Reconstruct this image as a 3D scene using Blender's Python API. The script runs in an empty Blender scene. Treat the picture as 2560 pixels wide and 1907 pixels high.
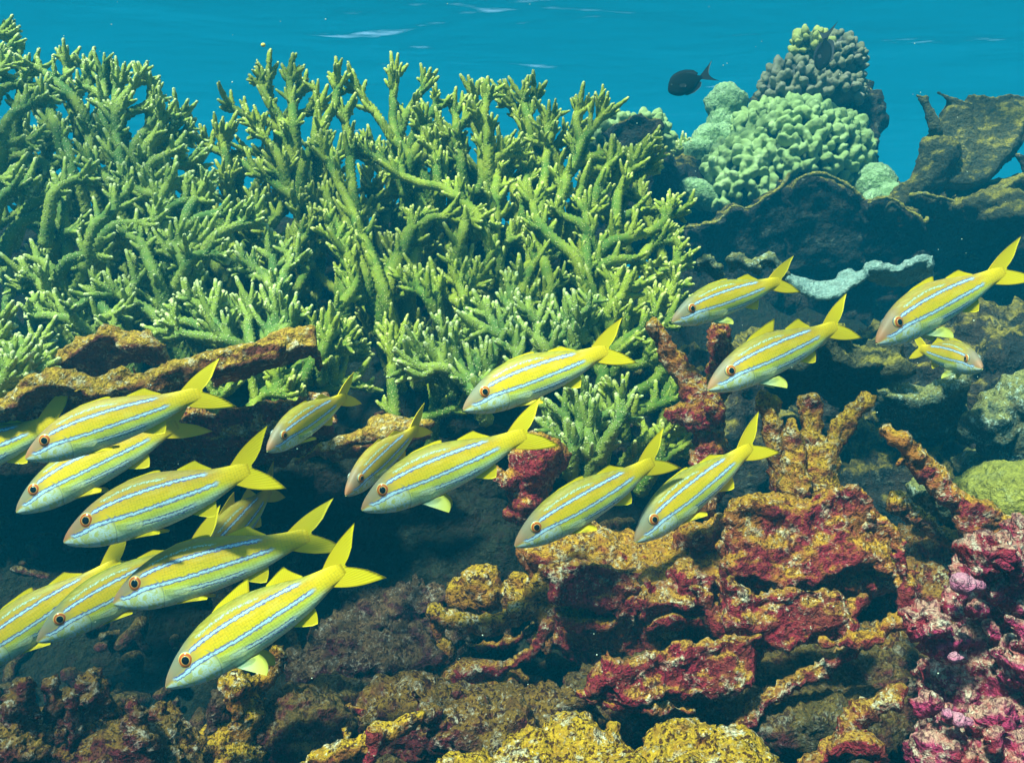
import bpy, math, random
import numpy as np
from mathutils import Vector, Matrix

random.seed(11)
rng = np.random.default_rng(11)
sc = bpy.context.scene
C = sc.collection

# ------------------------------------------------------------------ camera, light, exposure
cam = bpy.data.cameras.new('camera')
cam.lens = 30.0
cam.sensor_width = 36.0
cam.clip_start = 0.02
cam.clip_end = 400
camo = bpy.data.objects.new('camera', cam)
camo.location = (0, 0, 0)
camo.rotation_euler = (math.radians(90), 0, 0)
C.objects.link(camo)
sc.camera = camo

SUN_DIR = Vector((-0.32, -0.52, 0.79)).normalized()      # towards the sun
SUN_ELEV = math.asin(SUN_DIR.z)
SUN_AZ = math.atan2(SUN_DIR.x, SUN_DIR.y)
sun = bpy.data.lights.new('sun', 'SUN')
sun.energy = 5.0
sun.angle = math.radians(5.0)
sun.color = (1.0, 0.86, 0.76)
suno = bpy.data.objects.new('sun', sun)
suno.rotation_euler = SUN_DIR.to_track_quat('Z', 'Y').to_euler()
suno.location = (0, 0, 4)
C.objects.link(suno)

w = bpy.data.worlds.new('World')
sc.world = w
w.use_nodes = True
wn = w.node_tree.nodes
sky = wn.new('ShaderNodeTexSky')
sky.sky_type = 'NISHITA'
sky.sun_disc = False
sky.sun_elevation = SUN_ELEV
sky.sun_rotation = SUN_AZ
bg = wn['Background']
bg.inputs['Strength'].default_value = 0.15
w.node_tree.links.new(sky.outputs[0], bg.inputs['Color'])

sc.view_settings.view_transform = 'Standard'
sc.view_settings.look = 'None'
sc.view_settings.gamma = 1
sc.view_settings.exposure = 1.55
sc.cycles.use_denoising = True
sc.cycles.max_bounces = 6
sc.cycles.diffuse_bounces = 3
sc.cycles.glossy_bounces = 2
sc.cycles.transmission_bounces = 3
sc.cycles.transparent_max_bounces = 6
sc.cycles.volume_bounces = 0
sc.cycles.sample_clamp_indirect = 4

# ------------------------------------------------------------------ pixel helpers (2560 x 1907 photo)
FPX = 2560 * 30 / 36.0
KD = 2560 / 2218.0


def at(x, y, Y):
    return np.array([(x - 1280) / FPX * Y, Y, (953.5 - y) / FPX * Y])


def D(x, y, Y):
    return at(x * KD, y * KD, Y)


def dpx(n, Y):
    """size in metres of n overview pixels at depth Y"""
    return n * KD / FPX * Y


# ------------------------------------------------------------------ noise
_perm = rng.permutation(256)
_perm = np.concatenate([_perm, _perm, _perm])
_grad = rng.normal(size=(256, 3))
_grad /= np.linalg.norm(_grad, axis=1)[:, None]


def pn(P):
    i = np.floor(P).astype(int)
    f = P - i
    i &= 255
    u = f * f * f * (f * (f * 6 - 15) + 10)
    out = np.zeros(len(P))
    for a in (0, 1):
        for b in (0, 1):
            for c in (0, 1):
                h = _perm[_perm[_perm[(i[:, 0] + a) & 255] + ((i[:, 1] + b) & 255)] + ((i[:, 2] + c) & 255)]
                d = (f - np.array([a, b, c])) * _grad[h]
                wgt = (u[:, 0] if a else 1 - u[:, 0]) * (u[:, 1] if b else 1 - u[:, 1]) * (u[:, 2] if c else 1 - u[:, 2])
                out += wgt * d.sum(1)
    return out * 1.6


def fbm(P, octv=4, gain=0.5):
    s = np.zeros(len(P))
    a = 1.0
    for k in range(octv):
        s += a * pn(P * (2.03 ** k) + 17.3 * k)
        a *= gain
    return s


# ------------------------------------------------------------------ mesh building
class MB:
    def __init__(self):
        self.V = []
        self.F = []
        self.A = []
        self.n = 0

    def add(self, V, F, A=None):
        V = np.asarray(V, float)
        self.V.append(V)
        self.F.extend([[i + self.n for i in f] for f in F])
        self.A.append(np.zeros(len(V)) if A is None else np.asarray(A, float))
        self.n += len(V)
        return self

    def arr(self):
        return np.concatenate(self.V), self.F, np.concatenate(self.A)


def link_mesh(name, V, F, mat, parent=None, loc=None, attr=None, uv=None, smooth=True):
    V = np.asarray(V, float)
    me = bpy.data.meshes.new(name)
    o = bpy.data.objects.new(name, me)
    if parent is not None:
        o.parent = parent
        if parent.get('_abs'):
            pl = np.array(parent['_abs'])
            V = V - pl
    elif loc is not None:
        V = V - np.asarray(loc)
        o.location = tuple(loc)
    me.from_pydata(V.tolist(), [], F if isinstance(F, list) else F.tolist())
    if smooth:
        me.polygons.foreach_set('use_smooth', [True] * len(me.polygons))
    if attr is not None:
        for k, a in attr.items():
            at_ = me.attributes.new(k, 'FLOAT', 'POINT')
            at_.data.foreach_set('value', np.asarray(a, dtype=np.float32))
    if uv is not None:
        ul = me.uv_layers.new(name='UVMap')
        li = np.zeros(len(me.loops), dtype=np.int32)
        me.loops.foreach_get('vertex_index', li)
        ul.data.foreach_set('uv', np.asarray(uv)[li].astype(np.float32).ravel())
    if mat is not None:
        me.materials.append(mat)
    me.update()
    C.objects.link(o)
    return o


def tag(o, label=None, cat=None, group=None, kind=None):
    if label: o['label'] = label
    if cat: o['category'] = cat
    if group: o['group'] = group
    if kind: o['kind'] = kind
    return o


def empty(name, loc, label, cat, group=None):
    o = bpy.data.objects.new(name, None)
    o.empty_display_size = 0.05
    o.location = tuple(float(v) for v in loc)
    C.objects.link(o)
    o['_abs'] = [float(v) for v in loc]
    return tag(o, label, cat, group)


def catmull(P, step):
    P = np.asarray(P, float)
    if len(P) == 2:
        n = max(3, int(np.linalg.norm(P[1] - P[0]) / step))
        t = np.linspace(0, 1, n)[:, None]
        return P[0] * (1 - t) + P[1] * t
    Q = np.vstack([2 * P[0] - P[1], P, 2 * P[-1] - P[-2]])
    out = []
    for i in range(1, len(Q) - 2):
        n = max(2, int(np.linalg.norm(Q[i + 1] - Q[i]) / step))
        t = np.linspace(0, 1, n, endpoint=False)[:, None]
        p0, p1, p2, p3 = Q[i - 1], Q[i], Q[i + 1], Q[i + 2]
        out.append(0.5 * ((2 * p1) + (-p0 + p2) * t + (2 * p0 - 5 * p1 + 4 * p2 - p3) * t * t + (-p0 + 3 * p1 - 3 * p2 + p3) * t ** 3))
    out.append(Q[-2][None])
    return np.vstack(out)


def tube(P, R, sides=10, nub=0.0, cap=True):
    """closed tube with rounded ends; nub = checkered radial bumps (fraction)"""
    P = np.asarray(P, float)
    R = np.asarray(R, float) * np.ones(len(P))
    n = len(P)
    T = np.gradient(P, axis=0)
    T /= np.linalg.norm(T, axis=1)[:, None] + 1e-9
    if cap:                                     # rounded tip
        e = P[-1]; te = T[-1]; r = R[-1]
        P = np.vstack([P, e + te * r * 0.55, e + te * r * 0.9])
        R = np.concatenate([R, [r * 0.82, r * 0.42]])
        T = np.vstack([T, te, te])
        b = P[0]; tb = T[0]; r = R[0]
        P = np.vstack([b - tb * r * 0.6, P])
        R = np.concatenate([[r * 0.75], R])
        T = np.vstack([tb, T])
        n = len(P)
    ref = np.array([0.3, 0.9, 0.1]) if abs(T[0][1]) < 0.8 else np.array([1.0, 0, 0.2])
    N = np.zeros_like(P)
    u = ref - T[0] * (ref @ T[0])
    u /= np.linalg.norm(u)
    for i in range(n):
        u = u - T[i] * (u @ T[i])
        u /= np.linalg.norm(u) + 1e-9
        N[i] = u
    B = np.cross(T, N)
    a = np.arange(sides) / sides * 2 * math.pi
    rad = R[:, None] * np.ones((1, sides))
    if nub:
        ck = ((np.arange(n)[:, None] + np.arange(sides)[None, :]) % 2) * 2 - 1
        rad = rad + np.minimum(R, 0.016)[:, None] * nub * ck * rng.uniform(0.5, 1.3, size=(n, sides))
    V = P[:, None, :] + rad[:, :, None] * (np.cos(a)[None, :, None] * N[:, None, :] + np.sin(a)[None, :, None] * B[:, None, :])
    V = V.reshape(-1, 3)
    F = []
    for i in range(n - 1):
        for j in range(sides):
            k = (j + 1) % sides
            F.append([i * sides + j, i * sides + k, (i + 1) * sides + k, (i + 1) * sides + j])
    i0 = len(V)
    V = np.vstack([V, P[0] - T[0] * R[0] * 0.3, P[-1] + T[-1] * R[-1] * 0.3])
    for j in range(sides):
        k = (j + 1) % sides
        F.append([i0, k, j])
        F.append([i0 + 1, (n - 1) * sides + j, (n - 1) * sides + k])
    return V, F


def ell(c, r, rot=None, nu=14, nv=9):
    r = np.asarray(r, float) * np.ones(3)
    V = [[0, 0, -1]]
    for i in range(1, nv):
        ph = math.pi * i / nv
        for j in range(nu):
            th = 2 * math.pi * j / nu
            V.append([math.sin(ph) * math.cos(th), math.sin(ph) * math.sin(th), -math.cos(ph)])
    V.append([0, 0, 1])
    V = np.array(V) * r
    if rot is not None:
        V = V @ np.array(rot).T
    V = V + np.asarray(c)
    F = [[0, 1 + (j + 1) % nu, 1 + j] for j in range(nu)]
    for i in range(nv - 2):
        for j in range(nu):
            k = (j + 1) % nu
            F.append([1 + i * nu + j, 1 + i * nu + k, 1 + (i + 1) * nu + k, 1 + (i + 1) * nu + j])
    l = len(V) - 1
    b = 1 + (nv - 2) * nu
    F += [[l, b + j, b + (j + 1) % nu] for j in range(nu)]
    return V, F


def slab(A, B, thick, m=10):
    """closed sheet between polylines A and B (same length), thickened away from the camera"""
    A = np.asarray(A, float); B = np.asarray(B, float)
    n = len(A)
    t = np.linspace(0, 1, m)
    Fr = A[:, None, :] * (1 - t)[None, :, None] + B[:, None, :] * t[None, :, None]
    du = np.gradient(Fr, axis=0); dv = np.gradient(Fr, axis=1)
    N = np.cross(du, dv)
    N /= np.linalg.norm(N, axis=2)[:, :, None] + 1e-9
    N = np.where((N[:, :, 1] < 0)[:, :, None], -N, N)
    Bk = Fr + N * thick
    V = np.concatenate([Fr.reshape(-1, 3), Bk.reshape(-1, 3)])
    F = []
    o = n * m
    for i in range(n - 1):
        for j in range(m - 1):
            a, b, c, d = i * m + j, i * m + j + 1, (i + 1) * m + j + 1, (i + 1) * m + j
            F.append([a, b, c, d]); F.append([o + d, o + c, o + b, o + a])
    for i in range(n - 1):
        a, d = i * m, (i + 1) * m
        F.append([a, d, o + d, o + a])
        a, d = i * m + m - 1, (i + 1) * m + m - 1
        F.append([d, a, o + a, o + d])
    for j in range(m - 1):
        F.append([j + 1, j, o + j, o + j + 1])
        a = (n - 1) * m
        F.append([a + j, a + j + 1, o + a + j + 1, o + a + j])
    return V, F


def resample(P, n):
    P = np.asarray(P, float)
    d = np.concatenate([[0], np.cumsum(np.linalg.norm(np.diff(P, axis=0), axis=1))])
    t = np.linspace(0, d[-1], n)
    return np.stack([np.interp(t, d, P[:, k]) for k in range(3)], 1)


def normals(V, T):
    n = np.zeros_like(V)
    fn = np.cross(V[T[:, 1]] - V[T[:, 0]], V[T[:, 2]] - V[T[:, 0]])
    for k in range(3):
        np.add.at(n, T[:, k], fn)
    return n / (np.linalg.norm(n, axis=1)[:, None] + 1e-12)


def remesh(V, F, voxel):
    me = bpy.data.meshes.new('tmp')
    me.from_pydata(np.asarray(V).tolist(), [], F)
    o = bpy.data.objects.new('tmp', me)
    C.objects.link(o)
    m = o.modifiers.new('r', 'REMESH')
    m.mode = 'VOXEL'
    m.voxel_size = voxel
    m.use_smooth_shade = True
    dg = bpy.context.evaluated_depsgraph_get()
    ev = o.evaluated_get(dg)
    r = ev.to_mesh()
    n = len(r.vertices)
    V2 = np.zeros(n * 3, dtype=np.float32)
    r.vertices.foreach_get('co', V2)
    V2 = V2.reshape(-1, 3).astype(float)
    r.calc_loop_triangles()
    T = np.zeros(len(r.loop_triangles) * 3, dtype=np.int32)
    r.loop_triangles.foreach_get('vertices', T)
    F2 = [list(p.vertices) for p in r.polygons]
    ev.to_mesh_clear()
    bpy.data.objects.remove(o)
    bpy.data.meshes.remove(me)
    return V2, F2, T.reshape(-1, 3)


def displace(V, T, amp, freq, oct_=4, pit=0.5):
    # flowing warp first, then roughness along the normal
    off = rng.uniform(-50, 50, 3)
    W = np.stack([fbm(V * freq * 0.35 + off + k * 31, 2) for k in range(3)], 1)
    V = V + W * amp * 0.7
    N = normals(V, T)
    d = fbm(V * freq + off, oct_, 0.55) * amp * .85
    p = np.abs(pn(V * freq * 2.4 + off + 5)) * amp * pit
    q = pn(V * freq * 5.2 + off + 9) * amp * 0.35
    return V + N * (d + p + q)[:, None]


def rock(name, label, cat, prims, mat, voxel=0.008, amp=0.012, freq=22, group=None, parent=None, pit=0.5, kind=None):
    mb = MB()
    for V, F in prims:
        mb.add(V, F)
    V, F, _ = mb.arr()
    V, F, T = remesh(V, F, voxel)
    V = displace(V, T, amp, freq, pit=pit)
    if parent is not None:
        o = link_mesh(name, V, F, mat, parent=parent)
        if label: o['label'] = label
        return o
    loc = [V[:, 0].mean(), V[:, 1].mean(), V[:, 2].min()]
    o = link_mesh(name, V, F, mat, loc=loc)
    return tag(o, label, cat, group, kind)


def limb(pts, Y, r, jitter=0.02, scale=True):
    """pts: overview px (x, y[, dY]); r: list of overview-px radii"""
    P = [D(p[0], p[1], Y + (p[2] if len(p) > 2 else 0)) for p in pts]
    Q = catmull(P, 0.012)
    rr = np.interp(np.linspace(0, 1, len(Q)), np.linspace(0, 1, len(r)), [dpx(v, Y) for v in r])
    rr = rr * (1 + 0.20 * fbm(Q * 14, 2))
    return tube(Q, rr, 10)


def ledge(rim, Y, drop, Yl, rr, thick=0.04, sx=1.0, n=40, wob=8):
    """prims of a plate: a lumpy rim along overview px points and a face falling to a lower line"""
    P = [D(p[0], p[1], Y + (p[2] if len(p) > 2 else 0)) for p in rim]
    A = resample(catmull(P, 0.02), n)
    A = A + np.stack([fbm(A * 11 + 3 + 7 * k, 3) for k in range(3)], 1) * dpx(wob, Y)
    cx = np.mean([p[0] for p in rim])
    if np.isscalar(drop): drop = [drop] * len(rim)
    L = [D(cx + (p[0] - cx) * sx, p[1] + d, Yl) for p, d in zip(rim, drop)]
    B = resample(catmull(L, 0.02), n)
    rad = dpx(rr, Y) * (1 + 0.35 * fbm(A * 9, 2))
    return [tube(A, np.maximum(rad, dpx(rr, Y) * 0.4), 8), slab(A, B, thick)]


# ------------------------------------------------------------------ materials
def new_mat(name):
    m = bpy.data.materials.new(name)
    m.use_nodes = True
    nt = m.node_tree
    for n in list(nt.nodes):
        nt.nodes.remove(n)
    out = nt.nodes.new('ShaderNodeOutputMaterial')
    return m, nt, out


class G:
    """tiny node-graph helper"""
    def __init__(self, nt):
        self.nt = nt
        self.N = nt.nodes

    def put(self, sock, v):
        if isinstance(v, bpy.types.NodeSocket):
            self.nt.links.new(v, sock)
        elif v is not None:
            if hasattr(sock.default_value, '__len__') and not isinstance(v, (int, float)) and len(v) == 3 and len(sock.default_value) == 4:
                v = (*v, 1)
            sock.default_value = v

    def math(self, op, a, b=None, c=None, clamp=False):
        n = self.N.new('ShaderNodeMath'); n.operation = op; n.use_clamp = clamp
        self.put(n.inputs[0], a)
        if b is not None: self.put(n.inputs[1], b)
        if c is not None: self.put(n.inputs[2], c)
        return n.outputs[0]

    def mix(self, f, a, b, mode='MIX'):
        n = self.N.new('ShaderNodeMix'); n.data_type = 'RGBA'; n.blend_type = mode
        self.put(n.inputs[0], f); self.put(n.inputs[6], a); self.put(n.inputs[7], b)
        return n.outputs[2]

    def smooth(self, v, lo, hi):
        n = self.N.new('ShaderNodeMapRange'); n.interpolation_type = 'SMOOTHSTEP'
        self.put(n.inputs[0], v); self.put(n.inputs[1], lo); self.put(n.inputs[2], hi)
        return n.outputs[0]

    def noise(self, co, scale, detail=4, rough=0.55, dist=0.0):
        n = self.N.new('ShaderNodeTexNoise')
        self.put(n.inputs['Vector'], co)
        n.inputs['Scale'].default_value = scale; n.inputs['Detail'].default_value = detail
        n.inputs['Roughness'].default_value = rough; n.inputs['Distortion'].default_value = dist
        return n.outputs['Fac']

    def voro(self, co, scale, feat='F1'):
        n = self.N.new('ShaderNodeTexVoronoi'); n.feature = feat
        self.put(n.inputs['Vector'], co); n.inputs['Scale'].default_value = scale
        return n.outputs['Distance']

    def ramp(self, f, stops):
        n = self.N.new('ShaderNodeValToRGB')
        e = n.color_ramp.elements
        while len(e) < len(stops): e.new(0.5)
        for s, (p, c) in zip(e, stops):
            s.position = p; s.color = (*c, 1) if len(c) == 3 else c
        self.put(n.inputs[0], f)
        return n.outputs[0]

    def coord(self, which='Object'):
        return self.N.new('ShaderNodeTexCoord').outputs[which]

    def attr(self, name):
        n = self.N.new('ShaderNodeAttribute'); n.attribute_name = name
        return n.outputs['Fac']

    def bump(self, h, strength, dist, normal=None):
        n = self.N.new('ShaderNodeBump')
        n.inputs['Strength'].default_value = strength; n.inputs['Distance'].default_value = dist
        self.put(n.inputs['Height'], h)
        if normal is not None: self.put(n.inputs['Normal'], normal)
        return n.outputs[0]

    def principled(self, color, rough=0.8, normal=None, spec=0.25, sss=0.0):
        n = self.N.new('ShaderNodeBsdfPrincipled')
        self.put(n.inputs['Base Color'], color); self.put(n.inputs['Roughness'], rough)
        n.inputs['Specular IOR Level'].default_value = spec
        if normal is not None: self.put(n.inputs['Normal'], normal)
        return n


def rock_mat(name, face, face2, top, pale, topw=0.9, palew=0.5, darkw=0.5, sc_=1.0, toplo=0.05, tophi=0.6):
    m, nt, out = new_mat(name)
    g = G(nt)
    co = g.coord()
    n1 = g.noise(co, 7 * sc_, 5, 0.6, 0.4)
    n2 = g.noise(co, 26 * sc_, 5, 0.65, 0.6)
    n3 = g.noise(co, 75 * sc_, 4, 0.65)
    n4 = g.noise(co, 190 * sc_, 3, 0.6)
    v1 = g.voro(co, 62 * sc_)
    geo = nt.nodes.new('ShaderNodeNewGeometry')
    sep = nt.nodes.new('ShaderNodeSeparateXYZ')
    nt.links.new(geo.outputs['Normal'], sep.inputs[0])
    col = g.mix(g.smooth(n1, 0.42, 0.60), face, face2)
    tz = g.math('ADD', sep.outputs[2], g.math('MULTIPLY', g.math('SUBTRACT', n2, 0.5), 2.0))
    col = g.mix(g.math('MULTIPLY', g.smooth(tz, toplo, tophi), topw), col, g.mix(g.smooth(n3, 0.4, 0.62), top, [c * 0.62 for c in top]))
    pm = g.math('MULTIPLY', g.smooth(g.math('ADD', g.math('MULTIPLY', n3, 0.55), g.math('MULTIPLY', n2, 0.5)), 0.545, 0.66), palew)
    col = g.mix(pm, col, pale)
    n5 = g.noise(co, 48 * sc_, 4, 0.7, 0.8)
    col = g.mix(g.math('MULTIPLY', g.smooth(n5, 0.51, 0.60), 0.65), col, face2)
    dk = g.math('MULTIPLY', g.smooth(g.math('ADD', n4, g.math('MULTIPLY', n5, 0.9)), 0.95, 0.80), darkw)
    col = g.mix(dk, col, [c * 0.22 for c in face])
    wk = g.math('MULTIPLY', g.smooth(g.math('ADD', n4, g.math('MULTIPLY', n2, 0.7)), 0.98, 1.06), palew)
    col = g.mix(wk, col, pale)
    h = g.math('ADD', g.math('MULTIPLY', n3, 1.0), g.math('MULTIPLY', n4, 0.6))
    h = g.math('ADD', h, g.math('MULTIPLY', v1, 0.6))
    b = g.bump(h, 1.0, 0.016 / sc_)
    p = g.principled(col, 0.9, b, 0.12)
    nt.links.new(p.outputs[0], out.inputs[0])
    return m


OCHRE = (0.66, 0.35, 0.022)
MAROON = (0.23, 0.028, 0.035)
M = {}
M['dead'] = rock_mat('dead_coral_crust', (0.28, 0.022, 0.04), (0.34, 0.12, 0.025), OCHRE, (0.74, 0.66, 0.48), 0.85, 0.6, 0.8, toplo=0.15, tophi=0.65)
M['maroon'] = rock_mat('maroon_crust', (0.30, 0.018, 0.040), (0.22, 0.045, 0.03), (0.60, 0.33, 0.04), (0.80, 0.74, 0.55), 0.85, 0.65, 0.85, toplo=0.22, tophi=0.62)
M['ochre'] = rock_mat('ochre_turf', (0.22, 0.05, 0.028), (0.36, 0.16, 0.018), (0.68, 0.40, 0.022), (0.82, 0.76, 0.60), 0.92, 0.6, 0.95, toplo=-0.15, tophi=0.65)
M['slope'] = rock_mat('rubble_slope_crust', (0.22, 0.02, 0.035), (0.16, 0.06, 0.02), (0.36, 0.20, 0.025), (0.55, 0.55, 0.40), 0.8, 0.55, 0.9, toplo=0.1, tophi=0.7)
M['stump'] = rock_mat('dimmed_stump_crust', (0.12, 0.015, 0.025), (0.09, 0.045, 0.018), (0.30, 0.17, 0.022), (0.55, 0.50, 0.42), 0.8, 0.5, 0.95, toplo=0.2, tophi=0.8)  # crust darkened so light seems to fall off over the low stumps
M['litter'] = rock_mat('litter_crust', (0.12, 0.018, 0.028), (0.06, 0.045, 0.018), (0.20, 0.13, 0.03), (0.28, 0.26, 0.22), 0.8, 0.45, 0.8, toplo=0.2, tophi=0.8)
M['fork'] = rock_mat('fork_crust', (0.27, 0.035, 0.035), (0.32, 0.15, 0.02), (0.64, 0.37, 0.025), (0.74, 0.68, 0.52), 0.9, 0.6, 0.8, toplo=-0.35, tophi=0.45)
M['plate'] = rock_mat('ochre_plate', (0.20, 0.05, 0.035), (0.24, 0.10, 0.03), (0.60, 0.36, 0.04), (0.82, 0.74, 0.52), 0.95, 0.65, 0.6, toplo=-0.3, tophi=0.25)
M['rim'] = rock_mat('plate_rim', (0.10, 0.08, 0.03), (0.16, 0.13, 0.03), (0.46, 0.38, 0.06), (0.40, 0.46, 0.34), 0.95, 0.4, 0.4, toplo=-0.3, tophi=0.3)
M['pink'] = rock_mat('pink_coralline', (0.52, 0.045, 0.16), (0.36, 0.03, 0.045), (0.78, 0.48, 0.34), (0.90, 0.78, 0.60), 0.8, 0.75, 0.8, toplo=0.1, tophi=0.7)
M['pinkknob'] = rock_mat('smooth_pink_coralline', (0.66, 0.20, 0.34), (0.60, 0.16, 0.30), (0.80, 0.42, 0.48), (0.88, 0.6, 0.6), 0.5, 0.25, 0.1)
M['purple'] = rock_mat('purple_grey_crust', (0.085, 0.016, 0.030), (0.045, 0.030, 0.022), (0.17, 0.105, 0.050), (0.42, 0.38, 0.34), 0.8, 0.4, 0.85)
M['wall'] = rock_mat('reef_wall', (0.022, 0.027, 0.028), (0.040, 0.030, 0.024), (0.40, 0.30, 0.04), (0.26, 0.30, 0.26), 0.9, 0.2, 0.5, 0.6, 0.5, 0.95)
M['dark'] = rock_mat('shade_painted_rock', (0.010, 0.017, 0.013), (0.018, 0.010, 0.010), (0.022, 0.026, 0.015), (0.05, 0.055, 0.045), 0.7, 0.3, 0.6, 0.8)  # hollow's shade painted in: colour kept near black where sun still reaches
M['teal'] = rock_mat('pale_teal_crust', (0.10, 0.14, 0.11), (0.14, 0.11, 0.04), (0.42, 0.40, 0.12), (0.62, 0.78, 0.68), 0.85, 0.8, 0.5)
M['white'] = rock_mat('pale_plate', (0.16, 0.26, 0.25), (0.20, 0.32, 0.30), (0.36, 0.50, 0.46), (0.5, 0.62, 0.58), 0.9, 0.5, 0.3)
M['greenmound'] = rock_mat('green_mound_coral', (0.20, 0.33, 0.14), (0.26, 0.40, 0.20), (0.40, 0.58, 0.30), (0.60, 0.78, 0.55), 0.9, 0.5, 0.35, 1.2)
M['elk'] = rock_mat('dark_olive_blade', (0.075, 0.070, 0.035), (0.045, 0.050, 0.035), (0.42, 0.33, 0.04), (0.20, 0.20, 0.12), 0.9, 0.25, 0.5, 0.8, 0.3, 0.8)
M['boulder'] = rock_mat('yellow_boulder_coral', (0.26, 0.24, 0.04), (0.34, 0.31, 0.05), (0.50, 0.46, 0.08), (0.58, 0.58, 0.24), 0.9, 0.35, 0.35, 0.9)


def stag_mat(name, deep, mid, tip):
    m, nt, out = new_mat(name)
    g = G(nt)
    co = g.coord()
    t = g.attr('tip')
    n = g.noise(co, 12, 3)
    v = g.voro(co, 165)
    col = g.mix(g.smooth(n, 0.35, 0.65), deep, mid)
    col = g.mix(g.math('MULTIPLY', g.smooth(t, 0.15, 0.9), 0.75), col, [c * 1.25 for c in mid])
    col = g.mix(g.math('MULTIPLY', g.smooth(t, 0.86, 1.0), 0.8), col, tip)
    dots = g.smooth(v, 0.40, 0.15)
    col = g.mix(g.math('MULTIPLY', dots, 0.75), col, [c * 0.9 for c in tip])
    b = g.bump(dots, 0.8, 0.004)
    p = g.principled(col, 0.75, b, 0.2)
    nt.links.new(p.outputs[0], out.inputs[0])
    return m


M['stag'] = stag_mat('staghorn_tissue', (0.075, 0.145, 0.014), (0.265, 0.300, 0.022), (0.66, 0.64, 0.22))
M['stag2'] = stag_mat('staghorn_tissue_pale', (0.076, 0.155, 0.030), (0.255, 0.310, 0.045), (0.66, 0.68, 0.34))


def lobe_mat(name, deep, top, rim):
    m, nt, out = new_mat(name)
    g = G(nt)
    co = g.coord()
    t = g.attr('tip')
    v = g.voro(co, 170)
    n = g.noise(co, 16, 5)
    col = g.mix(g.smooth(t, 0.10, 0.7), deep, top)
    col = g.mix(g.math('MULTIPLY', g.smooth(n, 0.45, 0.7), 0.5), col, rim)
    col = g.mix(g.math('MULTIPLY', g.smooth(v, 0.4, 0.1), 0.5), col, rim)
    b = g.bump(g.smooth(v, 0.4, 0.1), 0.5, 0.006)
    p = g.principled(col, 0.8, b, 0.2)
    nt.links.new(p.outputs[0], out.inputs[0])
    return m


M['lobe_green'] = lobe_mat('lobe_coral_green', (0.035, 0.065, 0.03), (0.24, 0.33, 0.12), (0.36, 0.46, 0.24))
M['lobe_grey'] = lobe_mat('lobe_coral_grey', (0.03, 0.035, 0.028), (0.16, 0.16, 0.10), (0.22, 0.20, 0.20))
M['lobe_yellow'] = lobe_mat('lobe_coral_yellow', (0.04, 0.06, 0.02), (0.30, 0.32, 0.09), (0.36, 0.40, 0.18))


def plain(name, col, rough=0.5, spec=0.3):
    m, nt, out = new_mat(name)
    g = G(nt)
    n = g.noise(g.coord(), 30, 3)
    c = g.mix(g.smooth(n, 0.3, 0.7), [v * 0.85 for v in col], col)
    p = g.principled(c, rough, None, spec)
    nt.links.new(p.outputs[0], out.inputs[0])
    return m


def fcurve(g, x, pts):
    """value that follows points (u, v), v in -1..1 kept in 0..1 inside the curve"""
    n = g.N.new('ShaderNodeFloatCurve')
    c = n.mapping.curves[0]
    while len(c.points) < len(pts): c.points.new(0.5, 0.5)
    for p, (a, b) in zip(c.points, pts):
        p.location = (a, b * 2 + 0.5)
    n.mapping.update()
    g.put(n.inputs['Value'], x)
    return g.math('MULTIPLY', g.math('SUBTRACT', n.outputs[0], 0.5), 0.5)


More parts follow.
